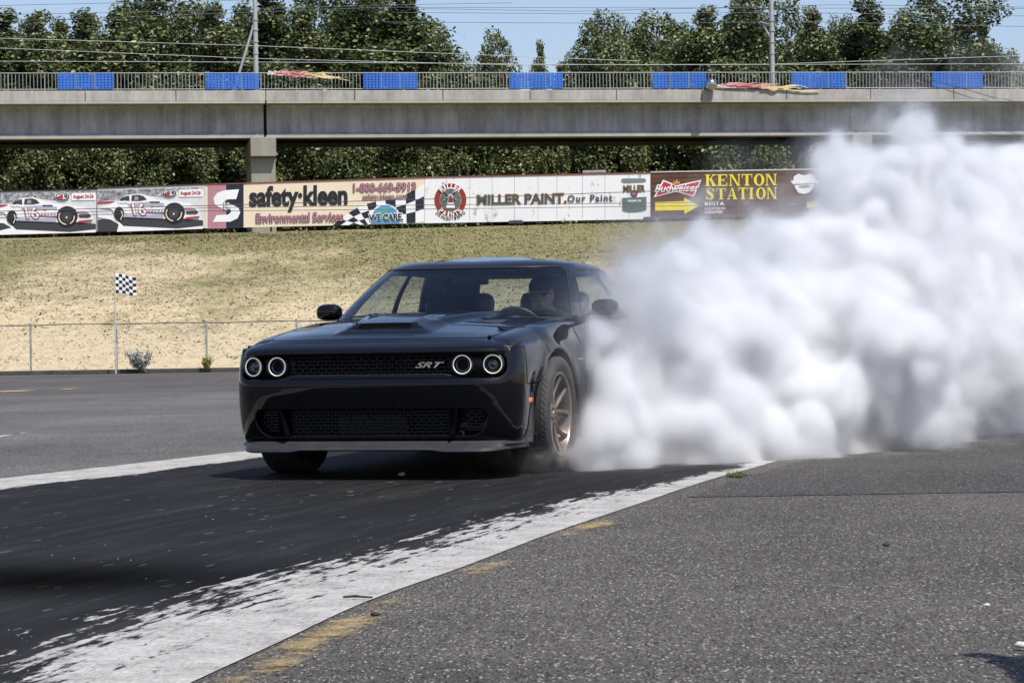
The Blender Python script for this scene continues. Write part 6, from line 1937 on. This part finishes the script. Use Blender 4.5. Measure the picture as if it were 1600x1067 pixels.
# ---- bystander with a camera, just right of the frame; only the shadow reaches the picture
S = Sculpt((-0.35, -0.45, 0.0), (0.65, 0.45, 1.85), 0.012)
head(S, (0.03, 0, 1.64))
S.chain([(0, 0, 1.47), (-0.02, 0, 1.36), (0.0, 0, 1.15), (0, 0, 0.98)], [0.07, 0.12, 0.135, 0.14], 0.07)
for sg in (1, -1):
    S.limb((-0.01, 0, 1.43), (-0.01, sg*0.18, 1.42), 0.07, 0.06, 0.05)
    S.chain([(-0.01, sg*0.18, 1.41), (0.10, sg*0.30, 1.20), (0.21, sg*0.10, 1.50)], [0.056, 0.044, 0.03], 0.03)
    S.chain([(0, sg*0.09, 0.95), (0.02, sg*0.11, 0.50), (-0.02, sg*0.12, 0.08)], [0.095, 0.062, 0.045], 0.05)
    S.chain([(-0.04, sg*0.12, 0.05), (0.17, sg*0.14, 0.045)], [0.045, 0.035], 0.03)
    hand(S, (0.21, sg*0.10, 1.50), (0.45, -sg*0.35, 0.75), (0.5, sg*0.8, 0.1), (-0.4, -sg*0.6, 0.3), 0.8)
V, F = S.mesh()
by = mk('person', V, F, M['skin'], None, True)
by.location = (1.99, 5.76, 0); by.rotation_euler = (0, 0, R(128))
tag(by, 'standing bystander in dark clothes raising a camera, casting the shadow on the right foreground', 'person')
garment(S, 0.012, lambda V: np.minimum.reduce([np.maximum(1.44-V[:, 2], np.hypot(V[:, 0]+0.01, V[:, 1])-0.085), V[:, 2]-0.93, 1.48-V[:, 2]-np.maximum(0, V[:, 0]-0.16)*4]), 'jacket', M['shirt'], by)
garment(S, 0.010, lambda V: np.minimum(1.0-V[:, 2], V[:, 2]-0.09), 'trousers', M['trousers'], by)
garment(S, 0.012, lambda V: 0.10-V[:, 2], 'shoes', M['shoe'], by)
cap_mesh(by, (0.03, 0, 1.64))
mb = MB(); mb.box((0.18, 0, 1.625), (0.07, 0.14, 0.095), bevel=0.012); mb.box((0.18, 0, 1.685), (0.06, 0.05, 0.035), bevel=0.01)
mb.lathe([(0.0005, 0.36), (0.044, 0.36), (0.044, 0.30), (0.036, 0.29), (0.036, 0.21)], 20, 'X', (0, 0, 1.62)); o = mb.build('camera', M['trim'])
o.matrix_world = by.matrix_basis.copy(); tag(o, 'black camera held up by the bystander at the right', 'camera')
# ================================================================== TYRE SMOKE
SM_LO, SM_HI, SH = np.array([-2.6, 15.3, -0.10]), np.array([8.6, 27.5, 4.3]), 0.037
nS = np.ceil((SM_HI-SM_LO)/SH).astype(int)+1
ax_ = [SM_LO[k]+np.arange(nS[k])*SH for k in range(3)]
srng = np.random.default_rng(21)
def lattice(cell, seed):
    """smooth noise on the smoke grid, about -1..1"""
    r = np.random.default_rng(seed); out = None
    dims = [int((SM_HI[k]-SM_LO[k])/cell)+5 for k in range(3)]
    g = r.uniform(-1, 1, dims)
    Ms = []
    for k in range(3):
        t = (ax_[k]-SM_LO[k])/cell+1.0; i = np.floor(t).astype(int); f = t-i
        W = np.zeros((len(t), dims[k]))
        w = [(1-f)**3/6, (3*f**3-6*f**2+4)/6, (-3*f**3+3*f**2+3*f+1)/6, f**3/6]
        for q in range(4): W[np.arange(len(t)), np.clip(i-1+q, 0, dims[k]-1)] += w[q]
        Ms.append(W)
    g = np.einsum('ai,ijk->ajk', Ms[0], g); g = np.einsum('bj,ajk->abk', Ms[1], g); g = np.einsum('ck,abk->abc', Ms[2], g)
    return (g*2.6).astype(np.float32)
BL = [  # photo x, y, distance, radius in photo pixels
 (930, 700, 16.9, 42), (985, 690, 17.0, 52), (945, 620, 17.6, 52), (1000, 640, 17.3, 75), (985, 550, 18.6, 50), (1030, 568, 18.4, 66), (970, 492, 20.2, 32), (1040, 516, 19.8, 32),
 (1080, 660, 17.2, 75), (1085, 560, 18.0, 110), (1160, 670, 17.4, 66), (1170, 600, 17.9, 110), (1105, 512, 19.5, 48), (1188, 510, 19.0, 98), (1160, 410, 20.0, 50), (1240, 366, 20.6, 58),
 (1250, 640, 17.9, 88), (1270, 560, 18.5, 125), (1280, 440, 19.8, 115), (1340, 650, 18.6, 78), (1370, 540, 19.3, 125), (1312, 385, 20.8, 56), (1380, 400, 20.5, 120), (1372, 392, 21.6, 32),
 (1424, 142, 22.4, 3), (1414, 178, 22.4, 9), (1436, 205, 22.4, 12), (1400, 320, 22.3, 6), (1432, 245, 22.3, 8), (1450, 285, 22.2, 16), (1425, 300, 22.2, 22), (1440, 640, 19.6, 70), (1470, 560, 20.3, 110), (1480, 440, 21.2, 130), (1480, 350, 22.2, 62), (1520, 630, 21.0, 62), (1560, 540, 21.6, 110),
 (1570, 410, 22.4, 130), (1570, 318, 23.0, 46), (1600, 232, 23.4, 10), (1575, 262, 23.3, 14), (1620, 270, 23.3, 20), (1640, 600, 22.6, 80), (1660, 480, 23.0, 130), (1680, 340, 23.8, 120), (1750, 540, 24.0, 120), (1790, 400, 24.8, 130),
 (1470, 125, 23.2, -14), (1530, 100, 23.4, -16), (1590, 120, 23.5, -6), (1585, 45, 24.0, -24), (1640, 60, 24.0, -10), (1500, 150, 23.0, -4), (848, 600, 15.5, -10), (872, 645, 15.6, -5), (884, 570, 15.8, -2), (900, 655, 16.05, 16), (912, 690, 16.1, 32), (916, 622, 16.15, 32), (934, 585, 16.3, 32), (956, 612, 16.3, 48), (938, 660, 16.15, 44), (985, 610, 16.4, 62), (970, 672, 16.3, 50), (1030, 680, 16.5, 52), (995, 530, 17.4, 30), (995, 494, 20.6, 16), (1028, 560, 17.4, 55), (1090, 730, 17.0, 30), (1190, 710, 17.25, 44), (1300, 700, 18.2, 52), (1230, 700, 17.6, 48), (1400, 705, 19.0, 30)]
BL = [(a, b+(30*(520-b)/200 if b < 520 and a > 1030 else 0), c, d) for a, b, c, d in BL]
XX, YY, ZZ = np.meshgrid(*ax_, indexing='ij')
XX = XX.astype(np.float32); YY = YY.astype(np.float32); ZZ = ZZ.astype(np.float32)
# keep the vapour out of the car
cth, sth = math.cos(YAW), math.sin(YAW); ddx, ddy = XX-CAR.location.x, YY-CAR.location.y
cxl = -sth*ddx-cth*ddy; cyl = cth*ddx-sth*ddy
def bsd(lx, ly, lz, hx, hy, hz):
    q = [np.abs(cxl-lx)-hx, np.abs(cyl-ly)-hy, np.abs(ZZ-lz)-hz]
    return np.sqrt(np.maximum(q[0], 0)**2+np.maximum(q[1], 0)**2+np.maximum(q[2], 0)**2)+np.minimum(np.maximum(np.maximum(q[0], q[1]), q[2]), 0)
CARD = np.minimum(bsd(-1.55, 0, 0.60, 2.50, 0.93, 0.36), bsd(-1.85, 0, 1.0, 1.25, 0.72, 0.38))
CALM = np.float32(0.35)+np.float32(0.65)*sstep(0.9, 2.6, XX).astype(np.float32)
del ddx, ddy, cxl, cyl
w1 = lattice(0.9, 1); w2 = lattice(0.9, 2); w3 = lattice(0.9, 3)
u1 = lattice(0.32, 4); u2 = lattice(0.32, 5); u3 = lattice(0.32, 6)
v1 = lattice(0.15, 7); v2 = lattice(0.15, 8)
XX += 0.15*w1+0.11*u1+0.05*v1; YY += 0.15*w2+0.10*u2; ZZ += 0.12*w3+0.11*u3+0.05*v2
FS = np.zeros(nS, np.float32)
KS = 0.045
for (bx, by_, bY, br) in BL:
    c = at(bx, by_, bY); r_ = br*bY/FPX*0.97
    lo = [max(0, int((c[k]-abs(r_)-0.8-SM_LO[k])/SH)) for k in range(3)]; hi = [min(nS[k], int((c[k]+abs(r_)+0.8-SM_LO[k])/SH)+2) for k in range(3)]
    if any(a >= b for a, b in zip(lo, hi)): continue
    sl_ = tuple(slice(a, b) for a, b in zip(lo, hi))
    d = r_-np.sqrt((XX[sl_]-c.x)**2+(YY[sl_]-c.y)**2+(ZZ[sl_]-c.z)**2)
    FS[sl_] += np.exp(np.clip(d, -1.8, 2)/KS)
FS = KS*np.log(FS+math.exp(-1.7/KS))
puff = lambda cell, seed: np.abs(lattice(cell, seed))-0.36
FS = FS+CALM*(0.30*puff(1.05, 10)+0.34*puff(0.60, 11))+0.27*puff(0.33, 12)+0.23*puff(0.19, 13)+0.19*puff(0.115, 14)
FS = np.minimum(FS, CARD*5.0-0.62)
del XX, YY, ZZ, w1, w2, w3, u1, u2, u3, v1, v2, CARD, CALM
FS[:, :, 0] = np.minimum(FS[:, :, 0], -0.9)
SMOKE_COL = (0.940, 0.944, 0.951, 1)
SHELLS = [(-0.50, 0.08), (-0.30, 0.14), (-0.16, 0.6), (-0.07, 1.8), (0.0, 4.0), (0.06, 7.5), (0.14, 13.0)]
smoke = None
for k, (lv, dens) in enumerate(SHELLS):
    V, F = iso(FS.copy(), SM_LO, SH, lv)
    m = bpy.data.materials.new('smoke_vapour'); m.use_nodes = True
    nt = m.node_tree; nt.nodes.remove(nt.nodes['Principled BSDF'])
    vs_ = nt.nodes.new('ShaderNodeVolumePrincipled'); vs_.inputs['Color'].default_value = SMOKE_COL; vs_.inputs['Density'].default_value = dens; vs_.inputs['Anisotropy'].default_value = 0.5
    nt.links.new(vs_.outputs[0], nt.nodes['Material Output'].inputs['Volume'])
    m.cycles.homogeneous_volume = True
    o = mk('tyre_smoke' if k == 0 else 'smoke_billow', V, F, m, smoke, True)
    if k == 0: smoke = o
tag(smoke, 'thick white tyre smoke billowing from the rear wheels of the black car', 'smoke', kind='stuff')
# ================================================================== put each Empty at its thing's base
bpy.context.view_layer.update()
for e in [o for o in scene.objects if o.type == 'EMPTY' and o.parent is None and o.location.length < 1e-6 and o.children]:
    pts = []
    for c in e.children:
        if c.type == 'MESH': pts += [c.matrix_world @ Vector(b) for b in c.bound_box]
    if not pts: continue
    base = Vector(((min(p.x for p in pts)+max(p.x for p in pts))/2, (min(p.y for p in pts)+max(p.y for p in pts))/2, min(p.z for p in pts)))
    e.location = base
    for c in e.children: c.location = c.location-base
